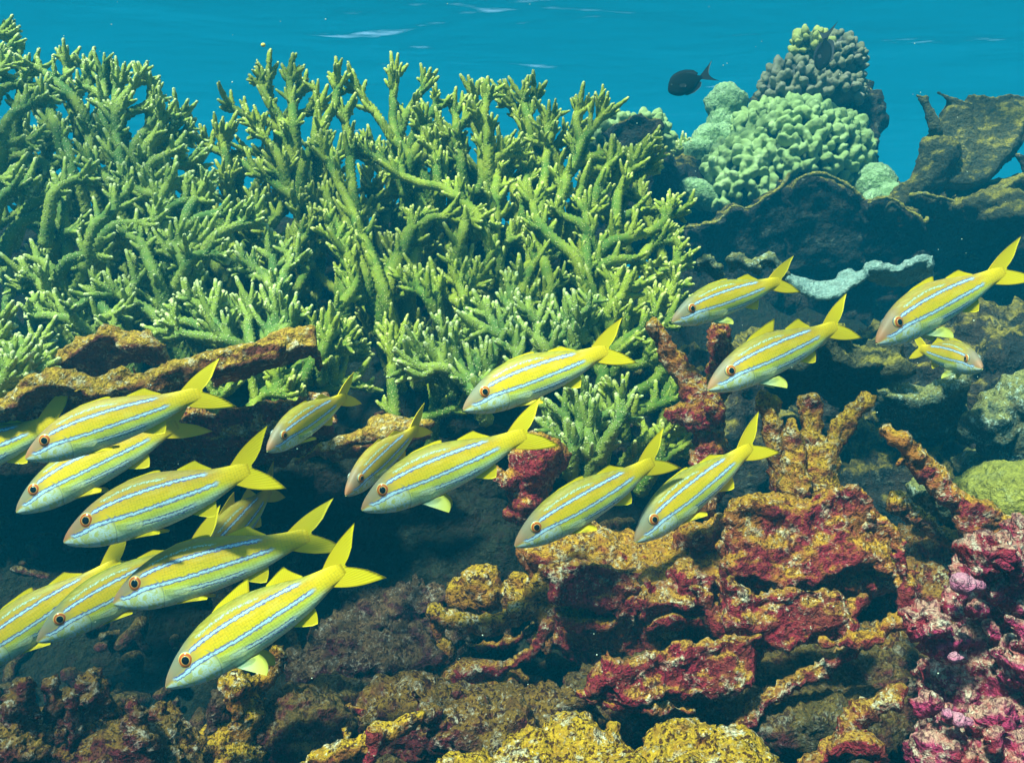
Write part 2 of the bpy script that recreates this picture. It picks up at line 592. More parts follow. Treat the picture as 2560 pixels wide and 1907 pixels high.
def goat_mat():
    m, nt, out = new_mat('goatfish_skin')
    g = G(nt)
    uvn = nt.nodes.new('ShaderNodeUVMap'); uvn.uv_map = 'UVMap'
    s = nt.nodes.new('ShaderNodeSeparateXYZ'); nt.links.new(uvn.outputs[0], s.inputs[0])
    u, v = s.outputs[0], s.outputs[1]
    h = g.attr('rise')
    inf = nt.nodes.new('ShaderNodeObjectInfo')
    rnd = inf.outputs['Random']
    co = g.coord()
    base = g.ramp(h, [(0.0, (0.82, 0.94, 0.88)), (0.15, (0.72, 0.90, 0.60)), (0.26, (0.68, 0.78, 0.12)), (0.38, (0.78, 0.62, 0.008)),
                      (0.62, (0.80, 0.49, 0.005)), (0.78, (0.62, 0.35, 0.005)), (0.90, (0.33, 0.25, 0.010)), (1.0, (0.12, 0.13, 0.012))])
    base = g.mix(g.math('MULTIPLY', g.math('MULTIPLY', g.smooth(h, 0.5, 0.85), rnd), 0.55), base, (0.55, 0.27, 0.06))
    st = nt.nodes.new('ShaderNodeMapping'); st.inputs['Scale'].default_value = (5, 16, 26); nt.links.new(co, st.inputs['Vector'])
    fl = g.noise(st.outputs[0], 1.6, 5, 0.6)
    base = g.mix(g.math('MULTIPLY', g.smooth(fl, 0.46, 0.64), 0.34), base, (0.46, 0.44, 0.03))
    base = g.mix(g.math('MULTIPLY', g.smooth(fl, 0.50, 0.36), 0.22), base, (0.72, 0.70, 0.20))
    # tail end turns plain yellow
    base = g.mix(g.smooth(u, 0.86, 1.0), base, (0.78, 0.54, 0.004))
    # head
    head_top = g.math('MULTIPLY', g.smooth(u, 0.29, 0.13), g.smooth(h, 0.40, 0.62))
    hc = g.mix(rnd, (0.17, 0.20, 0.17), (0.33, 0.19, 0.13))
    base = g.mix(g.math('MULTIPLY', head_top, 0.85), base, hc)
    nz = g.noise(co, 30, 5, 0.65, 0.8)
    head_low = g.math('MULTIPLY', g.smooth(u, 0.34, 0.26), g.smooth(h, 0.52, 0.36))
    hl = g.mix(g.smooth(nz, 0.46, 0.58), (0.66, 0.82, 0.88), (0.58, 0.62, 0.24))
    base = g.mix(g.math('MULTIPLY', head_low, 0.9), base, hl)
    snout = g.math('MULTIPLY', g.smooth(u, 0.11, 0.02), g.smooth(h, 0.34, 0.55))
    base = g.mix(g.math('MULTIPLY', snout, g.math('MULTIPLY_ADD', rnd, 0.50, 0.22)), base, (0.58, 0.20, 0.08))
    # stripes: centre line, half width, range, strength
    wob = g.math('MULTIPLY', g.math('SUBTRACT', g.noise(co, 60, 2), 0.5), 0.020)
    uw = g.noise(co, 120, 1)

    def stripe(pts, hw, lo, hi, amt, col, broken=False, base=None):
        c = fcurve(g, u, pts)
        d = g.math('ABSOLUTE', g.math('ADD', g.math('SUBTRACT', v, c), wob))
        rg = g.math('MULTIPLY', g.smooth(u, lo - 0.012, lo + 0.02), g.smooth(u, hi + 0.012, hi - 0.04))
        rim = g.math('MULTIPLY', g.smooth(d, hw * 1.75, hw * 1.35), rg)
        core = g.math('MULTIPLY', g.smooth(d, hw * 0.95, hw * 0.55), rg)
        if broken:
            k = g.smooth(uw, 0.40, 0.58)
            rim = g.math('MULTIPLY', rim, 0.55); core = g.math('MULTIPLY', core, k)
        base = g.mix(g.math('MULTIPLY', rim, 0.85 * amt), base, (0.05, 0.09, 0.42) if not broken else (0.22, 0.34, 0.20))
        return g.mix(g.math('MULTIPLY', core, amt), base, col)

    WH = (0.50, 0.74, 0.92)
    base = stripe([(0, .05), (.20, .080), (.35, .094), (.545, .094), (.70, .085), (.85, .068), (1, .05)], .0068, .205, .86, 1.0, WH, False, base)
    base = stripe([(0, .02), (.07, .006), (.12, .002), (.165, .008), (.21, .014), (.30, .012), (.45, .004), (.6, .002), (.9, .004), (1, .01)], .0078, .065, .91, 1.0, WH, False, base)
    base = stripe([(0, .1), (.28, .122), (.42, .138), (.55, .133), (.65, .116), (1, .07)],   .0052, .27, .64, .95, (0.50, 0.74, 0.70), True, base)
    base = stripe([(0, -.05), (.38, -.050), (.5, -.058), (.65, -.064), (.76, -.058), (1, -.03)], .0074, .37, .76, 1.0, (0.70, 0.92, 0.96), False, base)
    # gill cover edge and mouth line
    gx = g.math('ADD', u, g.math('MULTIPLY', g.math('POWER', g.math('ADD', v, 0.02), 2.0), 6.0))
    gl = g.math('MULTIPLY', g.smooth(g.math('ABSOLUTE', g.math('SUBTRACT', gx, 0.315)), 0.006, 0.001), g.smooth(v, 0.06, 0.03))
    base = g.mix(g.math('MULTIPLY', gl, 0.55), base, (0.20, 0.26, 0.22))
    ml = g.math('ABSOLUTE', g.math('ADD', g.math('ADD', v, 0.012), g.math('MULTIPLY', u, 0.32)))
    ml = g.math('MULTIPLY', g.smooth(ml, 0.0045, 0.001), g.smooth(u, 0.075, 0.055))
    base = g.mix(g.math('MULTIPLY', ml, 0.7), base, (0.14, 0.10, 0.10))
    # scales
    mp = nt.nodes.new('ShaderNodeMapping'); mp.inputs['Scale'].default_value = (62, 78, 1)
    nt.links.new(uvn.outputs[0], mp.inputs['Vector'])
    vo = nt.nodes.new('ShaderNodeTexVoronoi'); vo.inputs['Scale'].default_value = 1.0; vo.inputs['Randomness'].default_value = 0.35
    nt.links.new(mp.outputs[0], vo.inputs['Vector'])
    sm = g.math('MULTIPLY', g.smooth(u, 0.28, 0.36), g.smooth(vo.outputs['Distance'], 0.35, 0.75))
    base = g.mix(g.math('MULTIPLY', sm, 0.30), base, (0.30, 0.26, 0.03))
    b = g.bump(g.math('MULTIPLY', sm, -1.0), 0.12, 0.003)
    p = g.principled(base, 0.5, b, 0.25)
    nt.links.new(p.outputs[0], out.inputs[0])
    return m


def fin_mat(name, base_c, edge_c, alpha=0.25, clear=0.0):
    m, nt, out = new_mat(name)
    g = G(nt)
    uvn = nt.nodes.new('ShaderNodeUVMap'); uvn.uv_map = 'UVMap'
    s = nt.nodes.new('ShaderNodeSeparateXYZ'); nt.links.new(uvn.outputs[0], s.inputs[0])
    wv = g.math('SINE', g.math('MULTIPLY', s.outputs[0], 130.0))
    c = g.mix(g.math('MULTIPLY', g.smooth(s.outputs[1], 0.05, 0.9), 0.8), base_c, edge_c)
    c = g.mix(g.math('MULTIPLY', g.smooth(wv, 0.1, 0.95), 0.26), c, [k * 0.6 for k in edge_c])
    p = g.principled(c, 0.5, g.bump(wv, 0.12, 0.003), 0.3)
    tr = nt.nodes.new('ShaderNodeBsdfTranslucent'); g.put(tr.inputs['Color'], c)
    mx = nt.nodes.new('ShaderNodeMixShader'); mx.inputs[0].default_value = alpha
    nt.links.new(p.outputs[0], mx.inputs[1]); nt.links.new(tr.outputs[0], mx.inputs[2])
    res = mx.outputs[0]
    if clear:
        tp = nt.nodes.new('ShaderNodeBsdfTransparent'); m2 = nt.nodes.new('ShaderNodeMixShader'); m2.inputs[0].default_value = clear
        nt.links.new(res, m2.inputs[1]); nt.links.new(tp.outputs[0], m2.inputs[2]); res = m2.outputs[0]
    nt.links.new(res, out.inputs[0])
    return m


def eye_mat():
    m, nt, out = new_mat('goatfish_iris')
    g = G(nt)
    uvn = nt.nodes.new('ShaderNodeUVMap'); uvn.uv_map = 'UVMap'
    s = nt.nodes.new('ShaderNodeSeparateXYZ'); nt.links.new(uvn.outputs[0], s.inputs[0])
    inf = nt.nodes.new('ShaderNodeObjectInfo')
    c = g.ramp(s.outputs[0], [(0.0, (0.02, 0.01, 0.01)), (0.48, (0.75, 0.55, 0.16)), (0.56, (0.60, 0.16, 0.02)), (0.76, (0.50, 0.07, 0.012)), (0.86, (0.82, 0.55, 0.10)), (0.94, (0.40, 0.40, 0.28)), (1.0, (0.14, 0.18, 0.20))])
    p = g.principled(c, 0.15, None, 0.5)
    nt.links.new(p.outputs[0], out.inputs[0])
    return m


M['goat'] = goat_mat()
M['fin'] = fin_mat('goatfish_fin', (0.88, 0.64, 0.003), (0.90, 0.72, 0.003))
M['pfin'] = fin_mat('goatfish_chest_fin', (0.60, 0.76, 0.55), (0.74, 0.70, 0.02), 0.35)
M['clear'] = fin_mat('goatfish_side_fin', (0.66, 0.74, 0.40), (0.70, 0.76, 0.40), 0.35, 0.72)
M['eye'] = eye_mat()
M['pupil'] = plain('pupil', (0.006, 0.006, 0.008), 0.08, 0.6)
M['surgeon'] = plain('dark_fish_skin', (0.004, 0.006, 0.007), 0.8, 0.05)
M['surgeon_fin'] = fin_mat('dark_fish_fin', (0.01, 0.012, 0.016), (0.008, 0.01, 0.014), 0.05)

# ------------------------------------------------------------------ the water and the ground
m, nt, out = new_mat('water_surface')
g = G(nt)
co = g.coord()
mp = nt.nodes.new('ShaderNodeMapping'); mp.inputs['Scale'].default_value = (1.0, 2.2, 1.0)
nt.links.new(co, mp.inputs['Vector'])
n1 = g.noise(mp.outputs[0], 0.7, 3, 0.45, 0.6); n2 = g.noise(mp.outputs[0], 3.2, 2, 0.5)
hgt = g.math('ADD', n1, g.math('MULTIPLY', n2, 0.14))
bp = g.bump(hgt, 1.0, 0.17)
lw = nt.nodes.new('ShaderNodeLayerWeight'); lw.inputs['Blend'].default_value = 0.5; nt.links.new(bp, lw.inputs['Normal'])
fac = g.smooth(lw.outputs['Facing'], 0.14, 0.43)
tr = nt.nodes.new('ShaderNodeBsdfTransparent'); tr.inputs[0].default_value = (0.66, 1.0, 0.84, 1)
gl = nt.nodes.new('ShaderNodeBsdfGlossy'); gl.inputs['Roughness'].default_value = 0.18; gl.inputs['Color'].default_value = (0.9, 1, 1, 1)
nt.links.new(g.bump(hgt, 1.0, 0.030), gl.inputs['Normal'])
mx = nt.nodes.new('ShaderNodeMixShader'); nt.links.new(fac, mx.inputs[0]); nt.links.new(tr.outputs[0], mx.inputs[1]); nt.links.new(gl.outputs[0], mx.inputs[2])
nt.links.new(mx.outputs[0], out.inputs[0])
S = 62.0
ws = link_mesh('water_surface', [[-S, -S, 0], [S, -S, 0], [S, S, 0], [-S, S, 0]], [[0, 1, 2, 3]], m, loc=None)
ws.location = (0, 0, 1.75)
tag(ws, kind='structure')

m, nt, out = new_mat('haze')
pv = nt.nodes.new('ShaderNodeVolumePrincipled')
pv.inputs['Color'].default_value = (0.008, 0.385, 0.72, 1)
pv.inputs['Density'].default_value = 0.064
pv.inputs['Anisotropy'].default_value = 0.0
nt.links.new(pv.outputs[0], out.inputs['Volume'])
hz0, hz1 = -22.0, 1.95
bx = [[x, y, z] for z in (hz0, hz1) for x, y in ((-64, -64), (64, -64), (64, 64), (-64, 64))]
hz = link_mesh('haze', bx, [[0, 3, 2, 1], [4, 5, 6, 7], [0, 1, 5, 4], [1, 2, 6, 5], [2, 3, 7, 6], [3, 0, 4, 7]], m, smooth=False)
tag(hz, kind='stuff')


def ground_height(X, Y):
    z = np.interp(Y, [0.2, 1.0, 1.45, 1.75, 2.0, 2.3, 2.7, 3.1, 3.8, 5, 8, 14, 25, 60], [-.66, -.62, -.56, -.46, -.30, -.02, .30, .40, .20, -.2, -1.6, -5.0, -12, -16.0])
    z = z - .34 * np.clip((X - .25) / .4, 0, 1) * np.exp(-((Y - 2.55) / .65) ** 2)
    z = z + .16 * np.exp(-((Y - 2.9) / .4) ** 2) * (X < .3)
    pit = np.exp(-((X + 0.42) / 0.55) ** 2) * np.exp(-((Y - 1.62) / 0.26) ** 2)
    z = z - 0.22 * pit
    P = np.stack([X, Y, np.zeros_like(X)], 1)
    z = z + (0.10 * fbm(P * 2.1, 4) + 0.035 * fbm(P * 11, 3)) * np.interp(Y, [0, 1, 4, 10], [.5, 1, 1.5, 5])
    return z


NX, NY = 260, 280
a = np.linspace(-1, 1, NX); gx = np.sinh(a * 4.2) / math.sinh(4.2) * 60
b = np.linspace(0, 1, NY); gy = -10 + 0 * b
gy = np.concatenate([np.linspace(-40, 0.0, 12), np.linspace(0.05, 3.6, NY - 72), 3.6 + (np.geomspace(1, 57.4, 60) - 0.96)])
GX, GY = np.meshgrid(gx, gy)
gz = ground_height(GX.ravel(), GY.ravel())
V = np.stack([GX.ravel(), GY.ravel(), gz], 1)
nyy = len(gy)
F = [[j * NX + i, j * NX + i + 1, (j + 1) * NX + i + 1, (j + 1) * NX + i] for j in range(nyy - 1) for i in range(NX - 1)]
gr = link_mesh('seabed', V, F, M['dark'])
tag(gr, kind='structure')

# ------------------------------------------------------------------ fish
GO_X = [0, .015, .035, .055, .081, .12, .194, .3, .417, .55, .69, .80, .874, .985, 1.03, 1.085]
GO_T = [.004, .024, .042, .056, .073, .096, .130, .163, .181, .176, .143, .108, .084, .064, .062, .052]
GO_B = [-.010, -.026, -.038, -.047, -.058, -.073, -.094, -.106, -.109, -.107, -.097, -.082, -.066, -.036, -.030, -.022]
GO_W = [.006, .018, .028, .036, .044, .053, .066, .074, .076, .070, .055, .042, .032, .018, .010, .0012]
SU_X = [0, .02, .05, .10, .18, .30, .45, .62, .78, .90, .97, 1.03]
SU_T = [.0, .05, .10, .17, .235, .27, .275, .25, .18, .09, .052, .05]
SU_B = [-.05, -.09, -.12, -.16, -.21, -.245, -.25, -.225, -.16, -.075, -.045, -.042]
SU_W = [.01, .03, .045, .06, .075, .085, .085, .07, .05, .03, .018, .01]


def bendf(V, b):
    V = np.array(V, float)
    x = V[:, 0]
    V[:, 1] += b * np.clip(x - 0.35, 0, None) ** 2 * 1.6 + b * 0.35 * np.clip(0.3 - x, 0, None) ** 2
    return V


def body_mesh(X, Tp, Bt, Wd, b, nst=64, nr=30):
    s = np.linspace(0, 1, nst)
    xs = (s ** 1.35) * X[-1]
    from_ = lambda A: np.interp(xs, X, A)
    sm = lambda a: np.convolve(np.pad(a, 1, 'edge'), [.25, .5, .25], 'valid')
    t, bo, wd = sm(sm(from_(Tp))), sm(sm(from_(Bt))), sm(sm(from_(Wd)))
    V = []; uv = []; rise = []
    for i in range(nst):
        mid = bo[i] + (t[i] - bo[i]) * 0.46
        for j in range(nr):
            th = 2 * math.pi * j / nr
            sn, cs = math.sin(th), math.cos(th)
            z = mid + (t[i] - mid) * sn if sn > 0 else mid + (mid - bo[i]) * sn
            y = wd[i] * math.copysign(abs(cs) ** 0.85, cs)
            V.append([xs[i], y, z]); uv.append([xs[i], z]); rise.append((z - bo[i]) / max(1e-4, t[i] - bo[i]))
    V = np.array(V)
    F = []
    for i in range(nst - 1):
        for j in range(nr):
            k = (j + 1) % nr
            F.append([i * nr + j, i * nr + k, (i + 1) * nr + k, (i + 1) * nr + j])
    F.append(list(range(nr))[::1]); F.append([(nst - 1) * nr + j for j in range(nr)][::-1])
    return bendf(V, b), F, np.array(uv), np.array(rise)


def fin_mesh(base, edge, thick, b, n=22, m=8, spread=None):
    """membrane between base polyline and edge polyline (fish units x, y, z), thin but solid"""
    A = resample(base, n); E = resample(edge, n)
    t = np.linspace(0, 1, m)
    G_ = A[:, None] * (1 - t)[None, :, None] + E[:, None] * t[None, :, None]
    nrm = np.cross(np.gradient(G_, axis=0), np.gradient(G_, axis=1))
    nrm /= np.linalg.norm(nrm, axis=2)[:, :, None] + 1e-9
    th = thick * (1 - 0.75 * t)[None, :, None] * np.ones((n, 1, 1))
    rip = (0.10 * thick) * (np.arange(n) % 2)[:, None, None] * t[None, :, None]
    V = np.concatenate([(G_ + nrm * (th + rip)).reshape(-1, 3), (G_ - nrm * (th - rip)).reshape(-1, 3)])
    uu = np.linspace(0, 1, n)[:, None] * np.ones((1, m)); vv = np.ones((n, 1)) * t[None, :]
    uv = np.stack([uu.ravel(), vv.ravel()], 1); uv = np.vstack([uv, uv])
    F = []; o = n * m
    for i in range(n - 1):
        for j in range(m - 1):
            q = [i * m + j, i * m + j + 1, (i + 1) * m + j + 1, (i + 1) * m + j]
            F.append(q); F.append([o + k for k in q[::-1]])
    for i in range(n - 1):
        for j in (0, m - 1):
            q = [i * m + j, (i + 1) * m + j, o + (i + 1) * m + j, o + i * m + j]
            F.append(q)
    for i in (0, n - 1):
        for j in range(m - 1):
            F.append([i * m + j, i * m + j + 1, o + i * m + j + 1, o + i * m + j])
    return bendf(V, b), F, uv


def prof(X, A, x):
    return float(np.interp(x, X, A))


def fish_root(name, snout, base, label, cat, group, roll=0.0, deep=1.0):
    s = Vector(snout); e = Vector(base)
    ax = (e - s); L = ax.length; ax.normalize()
    up = Vector((0, 0, 1)) - ax * ax.z
    up.normalize()
    lat = up.cross(ax)
    if roll:
        q = Matrix.Rotation(roll, 3, ax); up = q @ up; lat = q @ lat
    Mx = Matrix(((ax.x, lat.x, up.x, s.x), (ax.y, lat.y, up.y, s.y), (ax.z, lat.z, up.z, s.z), (0, 0, 0, 1)))
    o = bpy.data.objects.new(name, None)
    o.empty_display_size = 0.3
    o.matrix_world = Mx @ Matrix.Diagonal((L, L * deep, L * deep, 1))
    C.objects.link(o)
    return tag(o, label, cat, group)


def goatfish(snout, base, label, bend=0.0, dors=0.0, pelv=0.5, roll=0.0, tailspread=1.0):
    r = fish_root('goatfish', snout, base, label, 'goatfish', 'striped yellow goatfish swimming over the reef', roll, 1.05 * rng.uniform(.96, 1.05))
    V, F, uv, rise = body_mesh(GO_X, GO_T, GO_B, GO_W, bend)
    link_mesh('body', V, F, M['goat'], parent=r, uv=uv, attr={'rise': rise})
    # tail
    k = tailspread
    base_ = [(.975, 0, .058), (.975, 0, .014), (.975, 0, -.030)]
    up = [(1.262, .19), (1.222, .144), (1.178, .086), (1.134, .048), (1.098, .027)]
    lo = [(1.102, .011), (1.138, -.016), (1.184, -.058), (1.222, -.110), (1.248, -.152)]
    edge = [(x, 0, .02 + (z - .02) * k) for x, z in up + lo]
    V, F, uv = fin_mesh(base_, edge, .0045, bend, n=40, m=14)
    # convex leading edges: push the outer rays outwards half way
    t = uv[:, 1]; s = uv[:, 0] * 2 - 1
    V[:, 0] -= 0.016 * np.sin(t * math.pi) * np.abs(s) ** 2
    V[:, 2] += -0.012 * np.sin(t * math.pi) * s
    link_mesh('tail_fin', V, F, M['fin'], parent=r, uv=uv)
    # first dorsal
    hgt = 0.008 + 0.068 * dors
    xs = np.linspace(.385, .60, 8)
    bs = [(x, 0, prof(GO_X, GO_T, x) - .006) for x in xs]
    pk = 0.60 if dors > .3 else .56
    ed = []
    for q, x in enumerate(xs):
        f = q / 7
        ed.append((x + .05 * f * (0.4 + dors) - (0.02 if q == 7 else 0), 0, prof(GO_X, GO_T, x) + hgt * (f ** .8 if f < .9 else f ** 3)))
    V, F, uv = fin_mesh(bs, ed, .0035, bend)
    link_mesh('dorsal_fin', V, F, M['fin'], parent=r, uv=uv)
    # second dorsal
    xs = np.linspace(.69, .875, 8)
    bs = [(x, 0, prof(GO_X, GO_T, x) - .006) for x in xs]
    k2 = .34 + .38 * dors + .25 * rng.random()
    hh = [h * k2 for h in (.004, .028, .052, .070, .050, .034, .020, .006)]
    ed = [(x + .06 * (h / .07), 0, prof(GO_X, GO_T, x) + h) for x, h in zip(xs, hh)]
    V, F, uv = fin_mesh(bs, ed, .0035, bend)
    link_mesh('dorsal_fin', V, F, M['fin'], parent=r, uv=uv)
    # anal
    xs = np.linspace(.70, .84, 7)
    bs = [(x, 0, prof(GO_X, GO_B, x) + .006) for x in xs]
    hh = [.004, .030, .052, .060, .045, .028, .006]
    ed = [(x + .045 * (h / .06), 0, prof(GO_X, GO_B, x) - h) for x, h in zip(xs, hh)]
    V, F, uv = fin_mesh(bs, ed, .0035, bend)
    link_mesh('anal_fin', V, F, M['fin'], parent=r, uv=uv)
    for sd in (-1, 1):
        # pelvic pair
        p0 = np.array([.345, .022 * sd, -.104]); p1 = np.array([.375, .012 * sd, -.104])
        a0 = 0.10 + 0.62 * pelv
        a1 = 0.02 + 0.05 * pelv
        ln = .185
        ed = []
        for f in np.linspace(0, 1, 7):
            an = a0 * (1 - f) + a1 * f
            l = ln * (0.92 + .10 * math.sin(f * math.pi)) * (1 - .16 * f)
            ed.append((.35 + l * math.cos(an), sd * (.022 + l * (.16 + .25 * pelv * (1 - f))), -.104 - l * math.sin(an)))
        V, F, uv = fin_mesh([p0, p1], ed, .0035, bend)
        link_mesh('pelvic_fin', V, F, M['pfin'] if pelv > .4 else M['fin'], parent=r, uv=uv)
        # pectoral pair, folded on the flank
        yb = prof(GO_X, GO_W, .32)
        ed = [(.46, sd * (yb + .012), -.030), (.475, sd * (yb + .016), -.045), (.47, sd * (yb + .014), -.062), (.44, sd * (yb + .008), -.076)]
        V, F, uv = fin_mesh([(.325, sd * (yb * .98), -.020), (.322, sd * (yb * .93), -.045)], ed, .002, bend, n=14, m=6)
        link_mesh('pectoral_fin', V, F, M['clear'], parent=r, uv=uv)
        # eye
        ex, ez = .176, .056
        yy = prof(GO_X, GO_W, ex) * 0.80
        c = np.array([ex, sd * yy, ez])
        V, F = ell((0, 0, 0), (.041, .021, .041), nu=28, nv=16)
        rad = np.hypot(V[:, 0], V[:, 2]) / .041
        uv = np.stack([rad, V[:, 1]], 1)
        eo = link_mesh('eye', V + c, F, M['eye'], parent=r, uv=uv)
        V, F = ell((0, 0, 0), (.0195, .006, .0195), nu=20, nv=10)
        link_mesh('pupil', V + c + np.array([0, sd * .0175, 0]), F, M['pupil'], parent=eo)
    return r


def dark_fish(snout, base, label, tall=1.0, roll=0.0):
    r = fish_root('surgeonfish', snout, base, label, 'surgeonfish', None, roll)
    V, F, uv, rise = body_mesh(SU_X, [v * tall for v in SU_T], [v * tall for v in SU_B], SU_W, 0.0, 40, 22)
    link_mesh('body', V, F, M['surgeon'], parent=r)
    ed = [(1.46, 0, .32), (1.33, 0, .18), (1.25, 0, .07), (1.23, 0, .0), (1.25, 0, -.06), (1.31, 0, -.15), (1.45, 0, -.26)]
    V, F, uv = fin_mesh([(.98, 0, .05), (.98, 0, 0), (.98, 0, -.045)], ed, .008, 0, n=26)
    link_mesh('tail_fin', V, F, M['surgeon_fin'], parent=r, uv=uv)
    for nm, A, s, x0, x1 in (('dorsal_fin', SU_T, 1, .16, .90), ('anal_fin', SU_B, -1, .40, .90)):
        xs = np.linspace(x0, x1, 10)
        bs = [(x, 0, prof(SU_X, A, x) * tall - .01 * s) for x in xs]
        ed = [(x + .06 * f, 0, prof(SU_X, A, x) * tall + s * (.02 + .07 * f ** .6 - (.05 if f > .98 else 0))) for f, x in zip(np.linspace(0, 1, 10), xs)]
        V, F, uv = fin_mesh(bs, ed, .006, 0)
        link_mesh(nm, V, F, M['surgeon_fin'], parent=r, uv=uv)
    for sd in (-1, 1):
        c = np.array([.13, sd * .058, .085])
        V, F = ell(c, (.028, .014, .028))
        link_mesh('eye', V, F, M['pupil'], parent=r)
        V, F, uv = fin_mesh([(.30, sd * .084, .02), (.30, sd * .084, -.06)], [(.46, sd * .11, .0), (.48, sd * .115, -.06), (.44, sd * .11, -.11)], .004, 0, n=12, m=5)
        link_mesh('pectoral_fin', V, F, M['surgeon_fin'], parent=r, uv=uv)
    return r


FISH = [
    # snout, tail base, depths, bend, dorsal, pelvic, label
    ((-235, 1065), (102, 926), 1.45, 1.46, .0, 0, .3, 'goatfish cut by the left edge, only its rear half and raised tail showing'),
    ((55, 992), (395, 868), 1.32, 1.33, .05, 0, .1, 'goatfish just under the long ochre ledge, topmost whole fish at left'),
    ((35, 1108), (352, 935), 1.41, 1.45, .05, 0, .3, 'orange tinged goatfish with pink snout, between the fish above and below at left'),
    ((140, 1172), (525, 1032), 1.17, 1.17, -.04, 0, .12, 'large goatfish whose forked tail touches the snout of the small angled fish'),
    ((578, 976), (735, 868), 1.36, 1.51, .0, 0, .2, 'small goatfish turned partly away, nose down in front of the maroon shelf'),
    ((425, 1235), (580, 1075), 1.42, 1.64, .0, .9, .2, 'half hidden steep goatfish, only its rear showing behind others in the dark hollow'),
    ((245, 1305), (622, 1180), 1.20, 1.20, .05, 0, .1, 'goatfish at lower left whose head crosses in front of a dusky neighbour'),
    ((80, 1388), (425, 1195), 1.28, 1.36, .0, 0, .1, 'dusky goatfish at lower left, its rear half hidden behind a neighbour'),
    ((-90, 1462), (235, 1240), 1.38, 1.44, .0, .2, .3, 'goatfish with its head outside the left edge, lowest one there above the rubble'),
    ((360, 1485), (722, 1250), 1.08, 1.10, -.05, .75, .95, 'nearest goatfish with red eye and spread chest fins, right above the yellow chunk'),
    ((748, 1072), (890, 938), 1.36, 1.50, .0, .1, .1, 'small grey headed goatfish steeply tilted, tucked behind a larger fish in the middle'),
    ((783, 1103), (1113, 958), 1.30, 1.30, .04, .1, .9, 'goatfish in the middle with orange eye and broad yellow fin spread under its chest'),
    ((1003, 887), (1290, 772), 1.42, 1.46, -.03, 0, .22, 'goatfish with reddish forehead swimming in front of the lower staghorn branches'),
    ((1115, 1182), (1402, 1020), 1.30, 1.33, .05, .1, .35, 'goatfish with white chin above the brown shelf, its tail crossing a neighbour on the right'),
    ((1375, 1172), (1605, 985), 1.36, 1.43, -.01, 0, .3, 'brownish goatfish with orange snout beside the maroon branching dead coral'),
    ((1455, 697), (1668, 618), 1.55, 1.62, -.003, .0, .55, 'goatfish at the right tip of the staghorn, highest one above the red column'),
    ((1533, 843), (1800, 718), 1.46, 1.51, .002, .95, .8, 'goatfish with raised first back fin, over the fork shaped dead coral'),
    ((1897, 743), (2130, 608), 1.42, 1.50, -.05, .3, .8, 'grey headed goatfish with orange lips nearest the right edge, below the dark reef wall'),
    ((2128, 798), (2006, 760), 1.76, 1.98, .0, .3, .7, 'only goatfish facing right, small and partly below the fish at the right edge'),
]
for s_, b_, y0, y1, bd, do, pe, lab in FISH:
    goatfish(D(*s_, y0), D(*b_, y1), lab, bd * 2.6 + rng.uniform(-.05, .05), do, pe, rng.uniform(-.14, .10), rng.uniform(.84, .98))
dark_fish(D(1447, 196, 3.0), D(1519, 168, 3.02), 'dark oval surgeonfish alone in blue water left of the knobbly pinnacle', 1.08)
dark_fish(D(1779, 152, 3.14), D(1787, 86, 3.18), 'dark fish with its head down against the top of the knobbly pinnacle', .95, math.radians(78))

